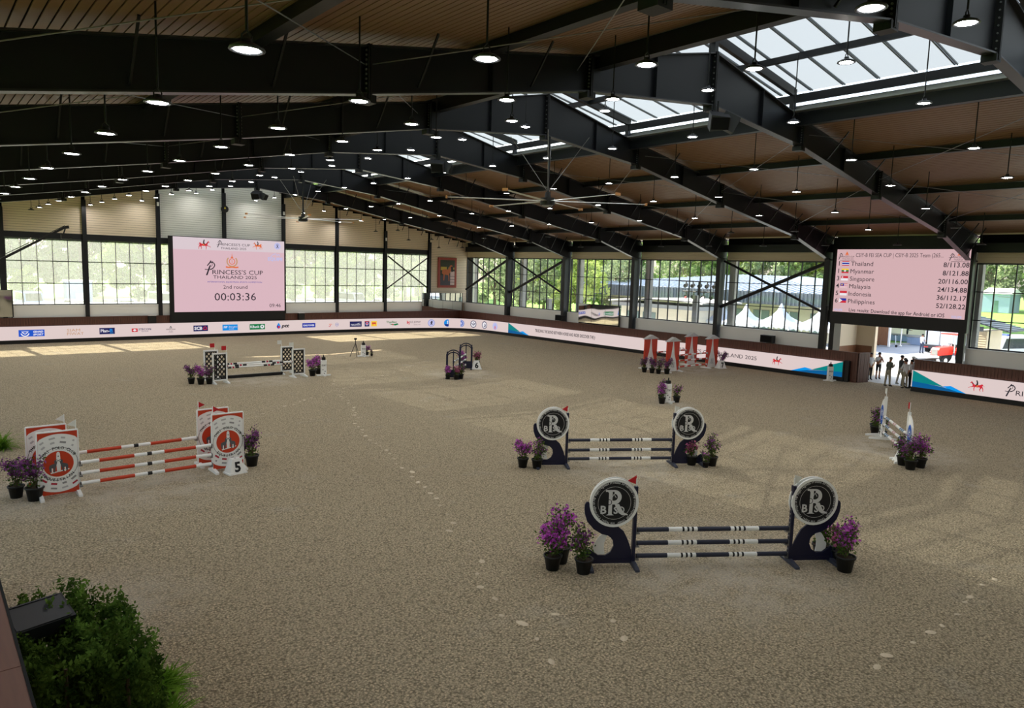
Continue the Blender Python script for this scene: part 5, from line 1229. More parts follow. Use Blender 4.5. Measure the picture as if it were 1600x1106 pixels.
# ------------------------------------------------------------------ camera crane (left edge)
t = thing('camera_crane', 'long black camera crane boom reaching in from the left edge', 'camera crane', (2.2,-3,0))
m = MB(); m.box(-.5,.5,-.5,.5,0,.15); m.cyl((0,0,.15),(0,0,4.1),.12,.09,10); m.build('pedestal', black, t)
m = MB(); a, b = Vector((-1.5,0,3.2)), Vector((6.7,0,8.30))
m.bar(a,b,.10,.16); m.bar(a+Vector((0,0,.34)),b+Vector((0,0,.12)),.04,.04); 
for i in range(26): m.bar(a.lerp(b,i/26)+Vector((0,0,.34*(1-i/26)+.1*(i/26))), a.lerp(b,(i+.5)/26),.025,.025)
m.build('boom', black, t)
m = MB(); m.bar((6.7,0,8.3),(6.95,0,8.35),.12,.2); m.bar((6.75,0,8.3),(6.6,0,7.85),.06,.08); m.box(6.45,6.95,-.15,.15,7.5,7.8); m.cyl((6.95,0,7.62),(7.1,0,7.6),.08,.1,10); m.build('camera_head', black, t)

# ------------------------------------------------------------------ people
skin_m = mat('skin', (150,104,80), .6, var=.03); hair_m = mat('black hair', (24,20,20), .7); hair_g = mat('grey hair', (130,128,124), .8)
def person(label, loc, rz, top, bottom, hair, shoe, pose=(0,0,0,0), sc=1., cap=None, arms='down', lean=0., held=None):
    """front faces local -y; pose = forward swing of legs L,R ; arms: down, phone, hip"""
    t = thing('person', label, 'person', loc, rz, sc=sc)
    J = {}; lean_ = lean
    def P(x,y,z): return (x, y-lean_*max(0,z-.95), z)
    V, Ed, Rd, Seg = [], [], [], []
    def v(p, r): V.append(p); Rd.append(r); return len(V)-1
    def e(a, b, k): Ed.append((a,b)); Seg.append((a,b,k))
    pel = v(P(0,0,.96),(.15,.11)); wa = v(P(0,0,1.08),(.14,.10)); ch = v(P(0,0,1.30),(.17,.115)); nk = v(P(0,.01,1.45),(.07,.07)); hb = v(P(0,-.01,1.53),(.062,.07)); hd = v(P(0,-.02,1.62),(.078,.095)); ht = v(P(0,-.01,1.70),(.07,.085))
    e(pel,wa,'t'); e(wa,ch,'t'); e(ch,nk,'t'); e(nk,hb,'s'); e(hb,hd,'s'); e(hd,ht,'s')
    for s, sw in ((-1,pose[0]),(1,pose[1])):
        hp = v(P(s*.09,0,.90),(.095,.10)); kn = v((s*.10,-sw*.5,.50),(.062,.068)); an = v((s*.11,-sw+ .02,.10),(.042,.046)); to = v((s*.125,-sw-.15,.045),(.042,.035)); he = v((s*.11,-sw+.06,.045),(.035,.035))
        e(pel,hp,'b'); e(hp,kn,'b'); e(kn,an,'b'); e(an,to,'f'); e(an,he,'f')
        shd = v(P(s*.17,0,1.41),(.07,.07)); e(ch,shd,'t')
        if arms == 'down': el, wr = P(s*.235,.03,1.13), P(s*.25,-.03,.88)
        elif arms == 'phone': el, wr = P(s*.22,-.02,1.14), P(s*.08,-.27,1.20)
        elif arms == 'hip': el, wr = P(s*.30,.05,1.14), P(s*.17,-.06,1.0)
        elif arms == 'face': el, wr = (P(s*.22,-.08,1.17), P(s*.05,-.13,1.46)) if s > 0 else (P(s*.22,-.02,1.13), P(.10,-.20,1.16))
        else: el, wr = P(s*.22,-.10,1.16), P(s*.14,-.32,1.12)
        el = v(el,(.042,.045)); wi_ = v(wr,(.027,.032)); d = (Vector(V[wi_])-Vector(V[el])).normalized(); hn = v(tuple(Vector(V[wi_])+d*.08),(.03,.02))
        e(shd,el,'t' if top[1] else 's1'); e(el,wi_,'s' if not top[2] else 't'); e(wi_,hn,'s')
        sd = d.cross(Vector((1,0,0))); sd = sd.normalized() if sd.length > .1 else Vector((0,1,0))
        for q, (off, ln) in enumerate(((-.03,.06),(-.01,.075),(.01,.07),(.03,.055))):
            tip = v(tuple(Vector(V[hn])+d*ln+sd*off),(.009,.009)); e(hn,tip,'s')
        th = v(tuple(Vector(V[wi_])+d*.05+Vector((-s*.035,-.03,0))),(.01,.01)); e(wi_,th,'s')
    me = bpy.data.meshes.new('body'); me.from_pydata(V, Ed, []); ob = bpy.data.objects.new('body', me); COL.objects.link(ob)
    md = ob.modifiers.new('s','SKIN'); ob.modifiers.new('u','SUBSURF').levels = 1
    for i, r_ in enumerate(Rd): me.skin_vertices[0].data[i].radius = r_
    me.skin_vertices[0].data[0].use_root = True
    dg = bpy.context.evaluated_depsgraph_get(); dg.update(); nm = bpy.data.meshes.new_from_object(ob.evaluated_get(dg)); bpy.data.objects.remove(ob); bpy.data.meshes.remove(me)
    nm.name = 'body'; nm.materials.clear()
    mats = {'t':top[0],'s':skin_m,'b':bottom[0],'f':shoe,'s1':top[0]}; keys = ['t','s','b','f','s1']
    for k in keys: nm.materials.append(mats[k])
    segs = [(Vector(V[a]),Vector(V[b_]),k) for a,b_,k in Seg]
    for p in nm.polygons:
        c = p.center; best = (9,None)
        for a,b_,k in segs:
            ab = b_-a; tt = max(0,min(1,(c-a).dot(ab)/ab.length_squared)); dd = (a+ab*tt-c).length
            if dd < best[0]: best = (dd,k)
        k = best[1]
        if bottom[1] and k == 'b' and c.z < bottom[1]: k = 's'
        p.material_index = keys.index(k); p.use_smooth = True
    bo = bpy.data.objects.new('body', nm); COL.objects.link(bo); bo.parent = t
    # face and hair
    hc = Vector(P(0,-.015,1.645)); m = MB()
    m.cyl(hc+Vector((0,-.085,-.02)),hc+Vector((0,-.115,-.035)),.016,.010,6); m.build('nose', skin_m, t)
    for s in (-1,1):
        m = MB(); m.cyl(hc+Vector((s*.032,-.088,.01)),hc+Vector((s*.032,-.098,.01)),.010,.008,6); m.build('eye', ink, t)
        m = MB(); m.cyl(hc+Vector((s*.072,0,-.01)),hc+Vector((s*.088,.01,-.005)),.026,.018,7); m.build('ear', skin_m, t)
    m = MB(); m.box(hc.x-.025,hc.x+.025,hc.y-.094,hc.y-.085,hc.z-.065,hc.z-.055); m.build('mouth', mat('lips', (120,70,62)), t)
    m = MB(); n = 12
    hm = cap or hair
    m.T = Matrix.Translation(hc+Vector((0,.012,.0)))
    prof = [(.088,-.03),(.094,.02),(.085,.07),(.055,.105),(.0,.118)]
    vs = []
    for r_, z in prof:
        for i in range(n):
            a = 2*pi*i/n; front = -sin(a); zz = z+(.055 if (front > .3 and z < .0) else 0); vs.append((r_*cos(a), r_*1.12*sin(a), zz))
    m.add(vs, [(j*n+i,j*n+(i+1)%n,(j+1)*n+(i+1)%n,(j+1)*n+i) for j in range(len(prof)-1) for i in range(n)])
    if cap: m.box(-.07,.07,-.19,-.08,.03,.045)
    m.build('cap' if cap else 'hair', hm, t, True)
    if held:
        m = MB(); p = Vector(P(0,-.33,1.22)); m.box(p.x-.04,p.x+.04,p.y-.01,p.y+.005,p.z-.02,p.z+.11); o = m.build('phone', black, None); o.parent = None
        M = Matrix.Translation(loc) @ Matrix.Rotation(rz,4,'Z') @ Matrix.Scale(sc,4); o.data.transform(M); tag(o, 'black phone held by the '+held, 'phone')
    return t
w_shirt = mat('white shirt cloth', (205,206,208), .8); grey_polo = mat('grey olive shirt cloth', (82,84,76), .85); khaki = mat('khaki trouser cloth', (142,136,118), .85); blk = mat('black cloth', (26,27,30), .85)
dk_jkt = mat('dark grey jacket cloth', (62,64,66), .85); pale_tr = mat('pale trouser cloth', (170,168,158), .85); shoe_m = mat('dark shoes', (30,28,28), .5); pattern = mat('patterned shirt cloth', (120,124,128), .85, var=.5, scale=30); cap_w = mat('white cap cloth', (215,215,212), .8)
person('person in white shirt and black trousers standing at the gate leaf', (46.75,-42.15,0), -.6, (w_shirt,1,0),(blk,0),hair_m,shoe_m,(.04,-.04,0,0),arms='hip')
person('person in white shirt and dark shorts with a hand near the chin', (47.6,-42.3,0), -.8, (w_shirt,1,0),(blk,.55),hair_m,shoe_m,(.03,-.05,0,0),arms='face')
person('person in grey shirt and khaki trousers looking down at a phone', (44.95,-44.0,0), 1.15, (grey_polo,1,0),(khaki,0),hair_g,shoe_m,(.10,-.06,0,0),1.02,None,'phone',.16,'person in grey shirt')
person('person in dark jacket and pale trousers with one leg stepping forward', (46.45,-44.1,0), .9, (dk_jkt,1,1),(pale_tr,0),hair_m,shoe_m,(.22,-.12,0,0),1.04,None,'reach',.04)
person('person in patterned shirt in the middle of the group at the fence end', (45.75,-44.55,0), .5, (pattern,1,1),(khaki,0),hair_m,shoe_m,(.05,-.03,0,0),1.0,None,'reach',.06)
person('person in white shirt and khaki trousers seen from behind at the fence end', (45.02,-44.95,0), 2.5, (w_shirt,1,0),(khaki,0),hair_m,shoe_m,(.0,-.02,0,0),1.0,None,'reach',.02)
person('person in black clothes beside the teal board end', (45.3,-45.15,0), 2.9, (w_shirt,1,0),(blk,0),hair_m,shoe_m,(.0,-.02,0,0),1.0)
person('person with a white cap behind the group at the fence end', (46.3,-44.95,0), .2, (pattern,1,0),(blk,0),hair_m,shoe_m,(.0,-.02,0,0),1.02,cap_w)
person('person with a grey cap standing furthest back in the group', (46.9,-44.6,0), -.3, (w_shirt,1,0),(khaki,0),hair_m,shoe_m,(.0,-.02,0,0),1.02,cap_w)
person('person in white shirt standing at the back of the box truck', (68.3,-37.05,.0), 1.2, (w_shirt,1,0),(mat('dark blue jeans',(50,60,84)),0),hair_m,shoe_m,(.05,-.03,0,0),1.0,None,'reach')

# ------------------------------------------------------------------ outdoors right
def mountain_trees(): pass
tree_leaf = [foliage('tree leaves deep', (84,112,66), (150,176,106), .5), foliage('tree leaves yellow green', (140,166,86), (206,216,132), .5), foliage('tree leaves grey green', (118,136,100), (178,190,146), .5)]
bark = mat('bark', (110,96,80), .9, bump=.3)
def make_tree(seed, lm, H=11., R_=4., nb=34, nl=3600, size=.24):
    rng = random.Random(seed); t = thing('tree', 'x', 'tree')
    m = MB(); m.cyl((0,0,0),(.1,0,H*.5),.22,.14,8)
    for i in range(7):
        a = rng.random()*6.28; m.cyl((.05,0,H*rng.uniform(.25,.5)),(R_*.6*cos(a),R_*.6*sin(a),H*rng.uniform(.5,.8)),.09,.03,6)
    m.build('trunk', bark, t)
    bl = []
    for i in range(nb):
        a = rng.random()*6.28; z = rng.uniform(.22,1.); rr = R_*sqrt(max(.05,1-((z-.55)/.5)**2))*rng.uniform(.4,1)
        bl.append((Vector((rr*cos(a),rr*sin(a),z*H)), rng.uniform(.16,.3)*R_))
    m = MB(); pts = []
    for i in range(nl):
        c, r_ = rng.choice(bl); d = Vector((rng.gauss(0,1),rng.gauss(0,1),rng.gauss(0,1))).normalized(); pts.append(c+d*r_*rng.uniform(.75,1.05))
    cards(m, pts, size, rng, .7); m.build('crown', lm, t, kind='stuff'); return t
TR = [make_tree(21,tree_leaf[0]), make_tree(22,tree_leaf[1],9.5,3.8), make_tree(23,tree_leaf[2],10.5,4.4,30,3200)]
TU = [False]*3
KN = ['dark green','yellow green','grey green']
tcount = [0]
def tree(v, x, y, s, where, z=0):
    tcount[0] += 1; lab = '%s leafy tree %s' % (KN[v], where); rz = (tcount[0]*2.4) % 6.28
    if not TU[v]: TU[v] = True; r = TR[v]; r.location = (x,y,z); r.rotation_euler = (0,0,rz); r.scale = (s,)*3; r['label'] = lab; r['group'] = 'trees outside'
    else: dup(TR[v],(x,y,z),rz,lab,'trees outside',s)
rng = random.Random(4)
# behind the right wall, seen through windows (near far-corner) and beyond the buildings
for i, (x,y,v,s) in enumerate([(56,2,2,.85),(60,-3,1,.8),(63,5,0,1.),(57,9,2,.9),(68,12,1,1.1),(74,4,0,1.1),(70,-1,2,.8),(80,14,1,1.2)]): tree(v,x,y,s,'outside near the far corner, %s' % ['beside the wall','over the rail fence','at its centre','to its left','set further back','behind the grey roof end','close to the porch','at the very back'][i])
for i in range(10):
    x, y = 106+(i%3)*7, -22+i*5.2; tree([0,1,2,1,0][i%5],x,y,1.3+.14*((i*7)%4),'in the row beyond the grey roofed building, %s from the right' % ORD[i])
for i in range(11):
    x, y = 198+(i%2)*9, -62+i*10.; tree([2,0,0][i%3],x,y,1.75+.15*((i*5)%3),'far across the lawn, %s from the right' % ORD[i])
for i in range(8): tree([0,2,0][i%3],192,-40+i*8.5,1.1+.1*(i%3),'lower one far across the lawn, %s from the right' % ORD[i])
for i in range(8): tree([0,2,0][i%3],99,-26+i*5.4,.98+.08*(i%3),'close behind the grey roofed building, %s from the right' % ORD[i])
# beyond the gable
for i in range(15):
    x, y = -14+i*6.6, 44+(i%3)*5; tree([2,0,1,2][i%4],x,y,1.25+.12*((i*3)%4),'behind the car park beyond the far gable, %s from the left' % ORD[i])
for i in range(10):
    x, y = -8+i*10.2, 64+(i%2)*6; tree([0,2][i%2],x,y,2.0,'at the back of the car park wood, %s from the left' % ORD[i])
for i in range(12):
    tree([1,2,0][i%3],-8+i*6.3,40+(i%2)*2.5,.5+.06*(i%3),'of small size by the car park, %s from the left' % ORD[i])
# white rail fences
def rail_fence(label, pts, h, n, z=0, rails=(.45,.75,1.0)):
    t = thing('rail_fence', label, 'fence'); a, b = Vector((*pts[0],z)), Vector((*pts[1],z))
    for i in range(n+1): m = MB(); m.box(-.06,.06,-.06,.06,0,h+.06); o = m.build('post', white_p, t); o.location = a.lerp(b,i/n)
    for r_ in rails: m = MB(); m.bar(a+Vector((0,0,h*r_)),b+Vector((0,0,h*r_)),.04,.12); m.build('rail', white_p, t)
rail_fence('white rail fence along the car park beyond the far gable', ((-12,28),(58,26)), 1.35, 24)
rail_fence('white rail fence on the lawn seen through the entrance', ((96,-33),(84,-8)), 1.2, 9)
rail_fence('white rail fence outside the corner windows of the right wall', ((52,2),(54,-20)), 1.2, 8)
# cars
def car(label, loc, rz, col, van=False, amb=False):
    t = thing('ambulance' if amb else 'car', label, 'ambulance' if amb else 'car', loc, rz)
    cm = mat('car paint %d %d %d' % col, col, .25, 0, .02, coat=.5); gl = mat('car glass', (38,46,54), .15); W = .9
    L, H, hood = (5.2,2.35,.55) if van else (4.4,1.48,1.1)
    side = [(-L/2,.35),(L/2,.35),(L/2,.95),(L/2-.1,1.2 if van else 1.0),(L/2-hood,1.35 if van else 1.02),(L/2-hood-(.55 if van else .7),H-.15),(L/2-hood-(.9 if van else 1.),H),(-L/2+(.15 if van else .9),H),(-L/2+.05,H-.35 if van else 1.05),(-L/2,.9)]
    m = MB(); m.prism(side, ((0,0,0),(1,0,0),(0,0,1)), -W, W); o = m.build('body', cm, t)
    bv = o.modifiers.new('b','BEVEL'); bv.width = .08; bv.segments = 2
    xw0, xw1 = L/2-hood-.02, L/2-hood-(.55 if van else .7)
    zt = H-.17
    for s in (-1,1):
        m = MB(); m.prism([(xw0-.25,1.42 if van else 1.05),(xw1-.05,zt),(-L/2+(.5 if van else 1.15),zt),(-L/2+(.4 if van else .55),1.42 if van else 1.05)][::-1], ((0,0,0),(1,0,0),(0,0,1)), s*(W+.004), s*(W+.008)); m.build('side_window', gl, t)
    z0 = 1.38 if van else 1.05
    m = MB(); N = .03; m.add([(xw0+N,-W+.12,z0),(xw0+N,W-.12,z0),(xw1+N,W-.18,zt),(xw1+N,-W+.18,zt)],[(0,1,2,3)]); m.build('windscreen', gl, t)
    for x in (-L/2+.8,L/2-.85):
        for s in (-1,1): m = MB(); m.cyl((x,s*(W-.2),.32),(x,s*(W+.02),.32),.32,.32,16); w_ = m.build('wheel', blk, t); m = MB(); m.cyl((x,s*(W+.021),.32),(x,s*(W+.03),.32),.18,.18,12); m.build('hub', bolt_m, w_)
    for s in (-1,1): m = MB(); m.box(L/2-.02,L/2+.03,s*.6-.18,s*.6+.18,.75,.92); m.build('headlamp', mat('headlamp glass',(220,220,215),.2), t)
    if amb:
        rm = mat('red marking', (205,40,50), .5)
        F = ((xw1+.55,0,H-.02),(0,1,0),(0,0,1))
        m = MB(); m.box(xw1-.7,xw1-.1,-.09,.09,H+.08,H+.09); F = ((xw1-.02,0,H-.12),(0,1,0),(-.9,0,.43))
        m.rect(-.09,-.02,.09,.5,F,.06); m.rect(-.26,.15,.26,.33,F,.06); m.build('red_cross', rm, t)
        m = MB(); F = ((L/2+.03,0,1.12),(0,1,0),(-.1,0,1)); m.text('AMBULANCE',F,0,0,.12,1.1,.02); m.build('lettering', rm, t)
        m = MB(); m.box(xw1-.9,xw1-.5,-.6,.6,H,H+.14); m.build('light_bar', mat('light bar',(90,110,190),.3), t)
    return t
car('white ambulance van with a red cross above its windscreen', (65.6,-44.2,0), pi-.35, (226,228,230), True, True)
for i, (x,y,c,v) in enumerate([(6,32,(225,228,232),0),(10.5,33,(120,150,200),1),(15,32.5,(230,230,232),0),(20,33,(150,175,215),0),(24,32.5,(225,226,230),1),(33,31.5,(228,230,234),0),(38,32,(60,80,110),0),(43.5,31.5,(226,228,232),0),(49,32,(150,160,170),1),(54,31.5,(225,228,232),0)]):
    car('%s %s beyond the far gable, %s from the left' % ({0:'parked car',1:'parked van'}[v], 'painted white' if min(c) > 200 else 'with coloured paint', ORD[i]), (x,y,0), -pi/2+(.1*(i%3)), c, bool(v))
t = thing('site_hut', 'pale blue cabin seen through the leftmost gable windows', 'hut', (15.6,36,0))
m = MB(); m.box(-1.3,1.3,-1.2,1.2,0,3.4); m.build('walls', mat('pale blue cabin paint', (150,170,205)), t); m = MB(); m.box(-1.4,1.4,-1.3,1.3,3.4,3.55); m.build('roof', white_p, t); m = MB(); m.box(-.45,.45,-1.23,-1.2,.0,2.1); m.build('door', white_p, t)
# building with grey roof
bw = mat('cream building wall', (205,196,176), .8); roof_g = mat('blue grey standing seam roof', (146,160,182), .45, .1); fas = mat('grey ribbed fascia', (92,102,112), .6)
t = thing('stable_building', 'long building with a blue grey hipped roof and ribbed fascia', 'building', (0,0,0))
m = MB(); m.box(67.5,92,-29,0,0,4.0); m.build('walls', bw, t)
m = MB(); A = [(65.5,-31,4.85),(65.5,3,4.85),(94,3,4.85),(94,-31,4.85)]; B_ = [(76,-17.5,6.45),(76,-13.5,6.45),(84,-13.5,6.45),(84,-17.5,6.45)]
m.add(A+B_, [(0,1,5,4),(1,2,6,5),(2,3,7,6),(3,0,4,7),(4,5,6,7)]); m.build('roof', roof_g, t)
m = MB()
for i in range(56):
    y = -30.8+.6*i; q = 1. if -17.5 <= y <= -13.5 else ((y+31)/13.5 if y < -17.5 else (3-y)/16.5)
    m.bar((65.5,y,4.9),(65.5+10.5*q,y,4.88+1.6*q),.05,.08)
m.build('roof_seams', mat('roof seam', (190,198,210), .4), t, kind='stuff')
m = MB(); m.box(65.4,65.55,-31,3,3.6,4.85); m.box(65.5,94,-31.1,-31,3.6,4.85)
for i in range(79): m.box(65.34,65.4,-30.9+.4*i,-30.75+.4*i,3.6,4.8)
m.build('fascia', fas, t)
for i in range(9):
    y = -28+3.1*i; m = MB(); m.box(67.42,67.5,-.9,.9,.9,2.9); o = m.build('window', mat('building window', (120,140,140), .2), t); o.location = (0,y,0); m = MB(); m.box(67.38,67.42,-.04,.04,.9,2.9); m.box(67.38,67.42,-.9,.9,1.85,1.93); q = m.build('glazing_bar', white_p, o)
t = thing('canopy_building', 'low pale pavilion with a curved white canopy roof', 'building', (0,0,0))
m = MB(); m.box(56.5,61,-21.5,-12.5,0,3.0); m.build('walls', mat('pale pavilion wall', (222,216,200)), t)
m = MB(); n = 10
P = [(-23+ i*11.5/n, 3.05+.75*sin(pi*(.25+.6*i/n))) for i in range(n+1)]
for (a,za),(b_,zb) in zip(P[:-1],P[1:]): m.add([(55.6,a,za),(55.6,b_,zb),(62,b_,zb),(62,a,za),(55.6,a,za+.14),(55.6,b_,zb+.14),(62,b_,zb+.14),(62,a,za+.14)],[(0,1,2,3),(7,6,5,4),(0,4,5,1),(2,6,7,3)])
m.build('canopy', mat('white canopy', (228,228,226)), t)
m = MB(); m.box(55.8,61.5,-22.3,-11.8,3.0,3.35); m.build('soffit', mat('grey soffit', (150,154,158)), t)
for i, y in enumerate((-14.2,-16.2)): m = MB(); m.box(56.44,56.5,y-.8,y+.8,.7,2.5); o = m.build('window', mat('building window', (120,140,140)), t); m = MB(); m.box(56.4,56.44,y-.03,y+.03,.7,2.5); m.box(56.4,56.44,y-.8,y+.8,1.55,1.61); m.build('glazing_bar', white_p, o)
m = MB(); F = ((56.45,-18.3,1.6),(0,-1,0),(0,0,1)); horse(m,F,0,0,.6); m.build('horse_sign', LB, t)
# marquees
tent_m = mat('white tent fabric', (200,208,224), .7, var=.02)
def tent(label, loc, s=1.):
    t = thing('marquee', label, 'tent', loc, 0, 'white peaked marquees', sc=s); m = MB(); n = 8; k = 4; W = 1.85
    rings = [(1.,2.35),(.62,2.62),(.33,3.0),(.14,3.5),(.02,4.15)]; vs = []
    for f, z in rings:
        for cxn, cyn in ((-1,-1),(1,-1),(1,1),(-1,1)): vs.append((W*f*cxn,W*f*cyn,z))
    m.add(vs,[(j*4+i,j*4+(i+1)%4,(j+1)*4+(i+1)%4,(j+1)*4+i) for j in range(4) for i in range(4)]); m.build('canopy', tent_m, t)
    m = MB()
    for a, b_ in (((-W,-W),(W,-W)),((W,-W),(W,W)),((W,W),(-W,W)),((-W,W),(-W,-W))):
        for i in range(8):
            p = [a[0]+(b_[0]-a[0])*i/8, a[1]+(b_[1]-a[1])*i/8]; q = [a[0]+(b_[0]-a[0])*(i+1)/8, a[1]+(b_[1]-a[1])*(i+1)/8]; c = [(p[0]+q[0])/2,(p[1]+q[1])/2]
            m.add([(*p,2.35),(*q,2.35),(*q,2.15),(*c,2.02),(*p,2.15)],[(0,1,2,3,4)])
    m.build('valance', tent_m, t)
    for x in (-W,W):
        for y in (-W,W): m = MB(); m.cyl((x,y,0),(x,y,2.35),.04,.04,6); m.build('leg', white_p, t)
for i, (x,y,s,l) in enumerate([(58,-29.4,.98,'white peaked marquee in the middle of the braced window'),(58,-26.0,.92,'white peaked marquee left of the middle one'),(57.5,-33.3,1.0,'white peaked marquee hidden partly by the scoreboard column'),(60,-22.3,.86,'white peaked marquee left of the braced column'),(62.5,-31.5,.9,'white peaked marquee standing behind the others')]): tent(l,(x,y,0),s)
# lamp rig put outside to imitate lights reflected in the window glass
t = thing('reflected_light_rig', 'rig of dark lamps outside the third plain window imitating a reflection, one glowing pink', 'stage lights', (50.5,-26.2,0))
m = MB(); m.cyl((0,0,0),(0,0,5.75),.08,.08,8); m.cyl((0,-1.9,5.75),(0,1.9,5.75),.05,.05,6); m.cyl((0,-1.6,4.9),(0,1.6,4.9),.05,.05,6); m.build('stand', black, t)
glow = screen('glowing reflected lamp', (255,214,214), 9.)
for i, (y,z) in enumerate([(-1.5,5.45),(-.8,5.45),(-.1,5.45),(.6,5.45),(1.3,5.45),(-1.3,4.55),(-.5,4.55),(.5,4.55),(1.2,4.55)]):
    m = MB(); m.cyl((.1,y,z),(-.22,y-.05,z-.1),.14,.17,10); m.box(-.05,.05,y-.03,y+.03,z+.1,z+.32); c = m.build('lamp_head', black, t)
    if i in (6,8): m = MB(); m.cyl((-.225,y-.05,z-.1),(-.235,y-.05,z-.1),.13,.13,12); m.build('lens', glow if i == 6 else screen('dim pink lamp',(230,120,130),1.2), c)
# truck
t = thing('box_truck', 'white box truck with open cargo body on the service road', 'truck', (70.0,-36.75,0), radians(4))
tb = mat('white truck body', (222,228,236), .5); 
m = MB(); m.box(.1,4.2,-2.1,-2.04,.75,3.1); m.box(.1,4.2,.1,.16,.75,3.1); m.box(0,4.2,-2.1,.16,3.1,3.2); m.box(4.1,4.2,-2.1,.16,.75,3.1); m.build('cargo_body', tb, t)
m = MB(); m.box(-.05,.0,-2.1,-1.1,.75,3.1); m.box(-.05,0,-1.05,-.1,.75,3.1); m.build('rear_door', tb, t)
m = MB(); m.box(.3,.34,-.95,.0,.8,3.0); [m.box(.26,.30,-.95,0,.9+.3*i,.98+.3*i) for i in range(7)]; m.build('corrugated_inside', mat('grey corrugated', (150,154,158)), t)
m = MB(); m.box(-.6,4.3,-2.0,.1,.55,.75); m.box(-.65,-.55,-1.9,0,.45,.6); m.build('chassis', mat('truck chassis', (70,72,78)), t)
m = MB(); m.box(4.3,5.9,-2.0,.1,.55,2.4); c = m.build('cab', tb, t)
for x in (.6,4.9):
    for y in (-1.9,.0): m = MB(); m.cyl((x,y-.14,.4),(x,y+.14,.4),.4,.4,14); m.build('wheel', blk, t)
for y in (-1.8,-.2): m = MB(); m.box(-.66,-.64,y-.18,y+.18,.52,.6); m.build('tail_lamp', mat('tail lamp red',(210,60,60)), t)
# tractor
t = thing('tractor', 'bright red tractor with a canopy parked beyond the entrance', 'tractor', (61.9,-41.35,0), radians(165))
rd = mat('tractor red', (235,60,45), .4, var=.03)
m = MB(); m.prism([(-.1,.75),(1.55,.7),(1.6,1.05),(1.45,1.3),(-.1,1.38)], ((0,0,0),(1,0,0),(0,0,1)), -.3,.3); m.build('bonnet', rd, t)
m = MB(); m.box(1.56,1.62,-.24,.24,.75,1.15); m.build('grille', mat('tractor grille', (120,124,124)), t)
for s in (-1,1): m = MB(); m.prism([(-1.1,.7),(-.3,.7),(-.25,1.1),(-.5,1.35),(-.95,1.35),(-1.15,1.1)], ((0,0,0),(1,0,0),(0,0,1)), s*.45-.12,s*.45+.12); m.build('mudguard', rd, t)
m = MB(); m.box(-1.2,.15,-.62,.62,2.28,2.36); m.build('canopy', rd, t)
for x in (-1.1,.05):
    for s in (-1,1): m = MB(); m.cyl((x,s*.5,.9),(x,s*.5,2.3),.035,.035,6); m.build('roof_post', white_p, t)
for s in (-1,1):
    m = MB(); m.cyl((-.7,s*.52,.62),(-.7,s*.8,.62),.62,.62,20); w_ = m.build('rear_wheel', blk, t); m = MB(); m.cyl((-.7,s*.81,.62),(-.7,s*.83,.62),.33,.33,12); m.build('hub', white_p, w_)
    m = MB(); m.cyl((1.15,s*.42,.36),(1.15,s*.62,.36),.36,.36,16); w_ = m.build('front_wheel', blk, t); m = MB(); m.cyl((1.15,s*.63,.36),(1.15,s*.65,.36),.19,.19,12); m.build('hub', white_p, w_)
m = MB(); m.box(-.75,-.35,-.25,.25,.95,1.05); m.box(-.85,-.75,-.25,.25,.95,1.5); m.build('seat', blk, t)
m = MB(); m.cyl((-.1,0,1.3),(-.2,0,1.55),.02,.02,6); m.cyl((-.2,-.18,1.55),(-.2,.18,1.55),.02,.02,6); m.build('steering_wheel', blk, t)
m = MB(); m.box(1.6,2.0,-.4,.4,.3,.7); m.build('front_weight', white_p, t)
# slatted brown wall, shed, planters, scooters
t = thing('slatted_screen', 'brown slatted timber screen outside behind the scooters', 'screen wall', (72,-31.4,0), -pi/2)
for i in range(8): m = MB(); m.box(.02+.15*i,.15+.15*i,-.03,.03,.1,2.5); m.build('slat', wood_mid, t)
m = MB(); m.box(-.05,1.3,-.05,.05,2.5,2.62); m.build('top_rail', white_p, t); m = MB(); m.box(1.25,1.42,-.1,.1,0,2.8); m.build('end_post', white_p, t)
t = thing('shed', 'small beige slatted shed with a dark ribbed roof beside the ambulance', 'shed', (54,-47.2,0))
lap_wall(t,(0,1.9),(0,1.0),0,3.2,(-1,0),siding_m,'slatted_wall',.16); m = MB(); m.box(.02,3,1.0,1.9,0,3.2); m.build('core', siding_m, t)
m = MB(); m.add([(-.5,2.4,3.95),(-.5,-.35,3.25),(3.3,-.35,3.25),(3.3,2.4,3.95),(-.5,2.4,4.03),(-.5,-.35,3.33),(3.3,-.35,3.33),(3.3,2.4,4.03)],[(0,1,2,3),(7,6,5,4),(0,4,5,1),(1,5,6,2),(2,6,7,3),(3,7,4,0)]); m.box(-.45,-.35,1.1,2.3,3.2,3.5)
for i in range(9): y = -.2+.3*i; m.bar((-.52,y,3.33+.255*(y+.35)),(3.3,y,3.33+.255*(y+.35)),.06,.06)
m.build('ribbed_roof', mat('dark ribbed roof', (82,90,102), .5), t)
def planter(label, loc, W, D, H):
    t = thing('planter_wall', label, 'planter', loc); m = MB(); m.box(0,D,-W,0,0,H); m.build('block', mat('blue grey render', (138,158,190), .8), t)
    m = MB()
    m.box(-.05,D+.05,-W-.05,.05,H,H+.08); m.build('cap_stone', concrete, t)
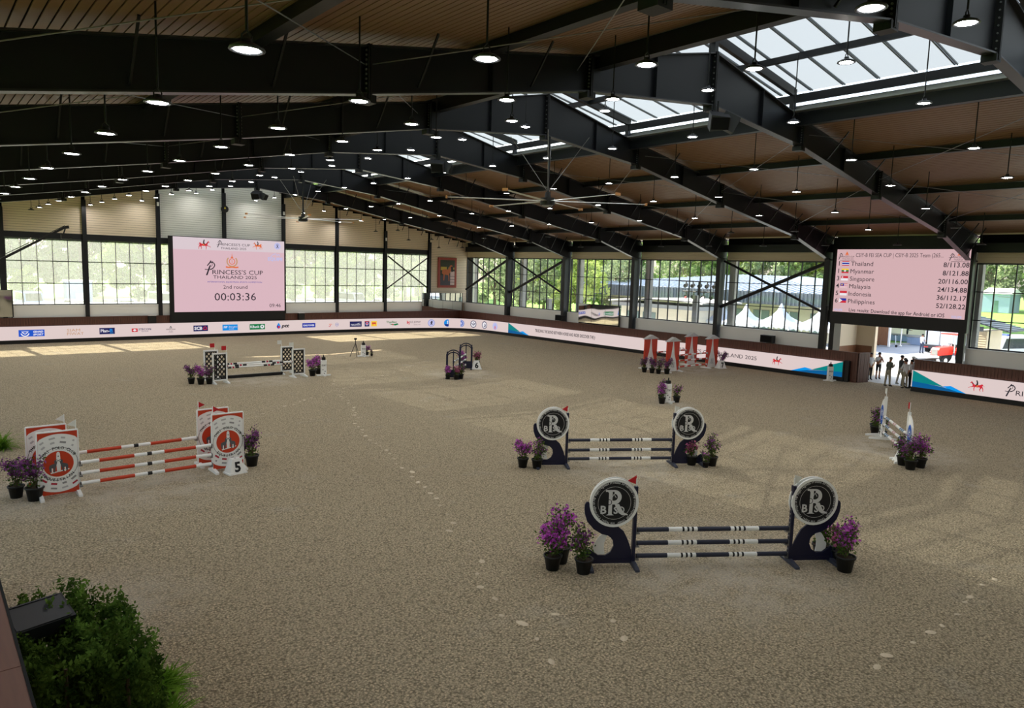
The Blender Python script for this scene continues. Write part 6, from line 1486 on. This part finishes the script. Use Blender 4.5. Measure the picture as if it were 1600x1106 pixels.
planter('blue grey low planter wall behind the scooters', (80,-29.2,0), 3.2, 1.0, .62)
planter('blue grey planter block in front of the white lawn fence', (77,-32.4,0), 3.0, 1.0, .75)
def scooter(label, loc, rz, col):
    t = thing('kick_scooter', label, 'scooter', loc, rz); m = MB()
    m.box(-.45,.35,-.08,.08,.12,.17); m.build('deck', col, t)
    m = MB(); m.cyl((.4,0,.15),(.28,0,1.15),.03,.03,8); m.build('stem', col, t); m = MB(); m.cyl((.28,-.28,1.15),(.28,.28,1.15),.025,.025,8); m.build('handlebar', blk, t)
    for x in (-.45,.45): m = MB(); m.cyl((x,-.04,.12),(x,.04,.12),.12,.12,12); m.build('wheel', blk, t)
scooter('black kick scooter left outside the entrance', (72.6,-32.0,0), -1.2, blk); scooter('pale kick scooter right of the black one', (72.4,-32.9,0), -1.9, mat('pale scooter', (205,215,225)))
t = thing('lamp_post', 'slim pale pole standing by the planters outside', 'pole', (74,-33.0,0)); m = MB(); m.cyl((0,0,0),(0,0,4.5),.06,.05,8); m.build('shaft', white_p, t); m = MB(); m.cyl((0,0,0),(0,0,.1),.15,.15,8); m.build('base_plate', white_p, t)
person('person in dark clothes standing behind the planter wall outside', (81.5,-30.6,0), .4, (mat('dark green cloth',(40,60,56)),1,1),(blk,0),hair_m,shoe_m,(.0,-.02,0,0),1.0,None,'reach')
# distant pale building on the lawn
t = thing('pavilion', 'distant pale blue low building at the end of the lawn', 'building', (182,-6.3,0))
m = MB(); m.box(0,7,-5.2,0,0,4.2); m.build('walls', mat('pale blue wall', (150,172,196)), t); m = MB(); m.add([(-.4,.3,4.1),(-.4,-5.6,4.1),(7,-5.6,4.1),(7,.3,4.1),(3,0,5.3),(3,-5.4,5.3)],[(0,1,5,4),(3,4,5,2),(0,4,3),(1,2,5)]); m.build('roof', white_p, t); m = MB(); m.box(-.03,0,-3.1,-2.3,0,2.6); m.build('door', mat('green door',(96,130,120)), t)
m = MB(); m.box(-.05,0,-5.2,-2.9,3.4,3.5); m.build('gutter_line', concrete, t)
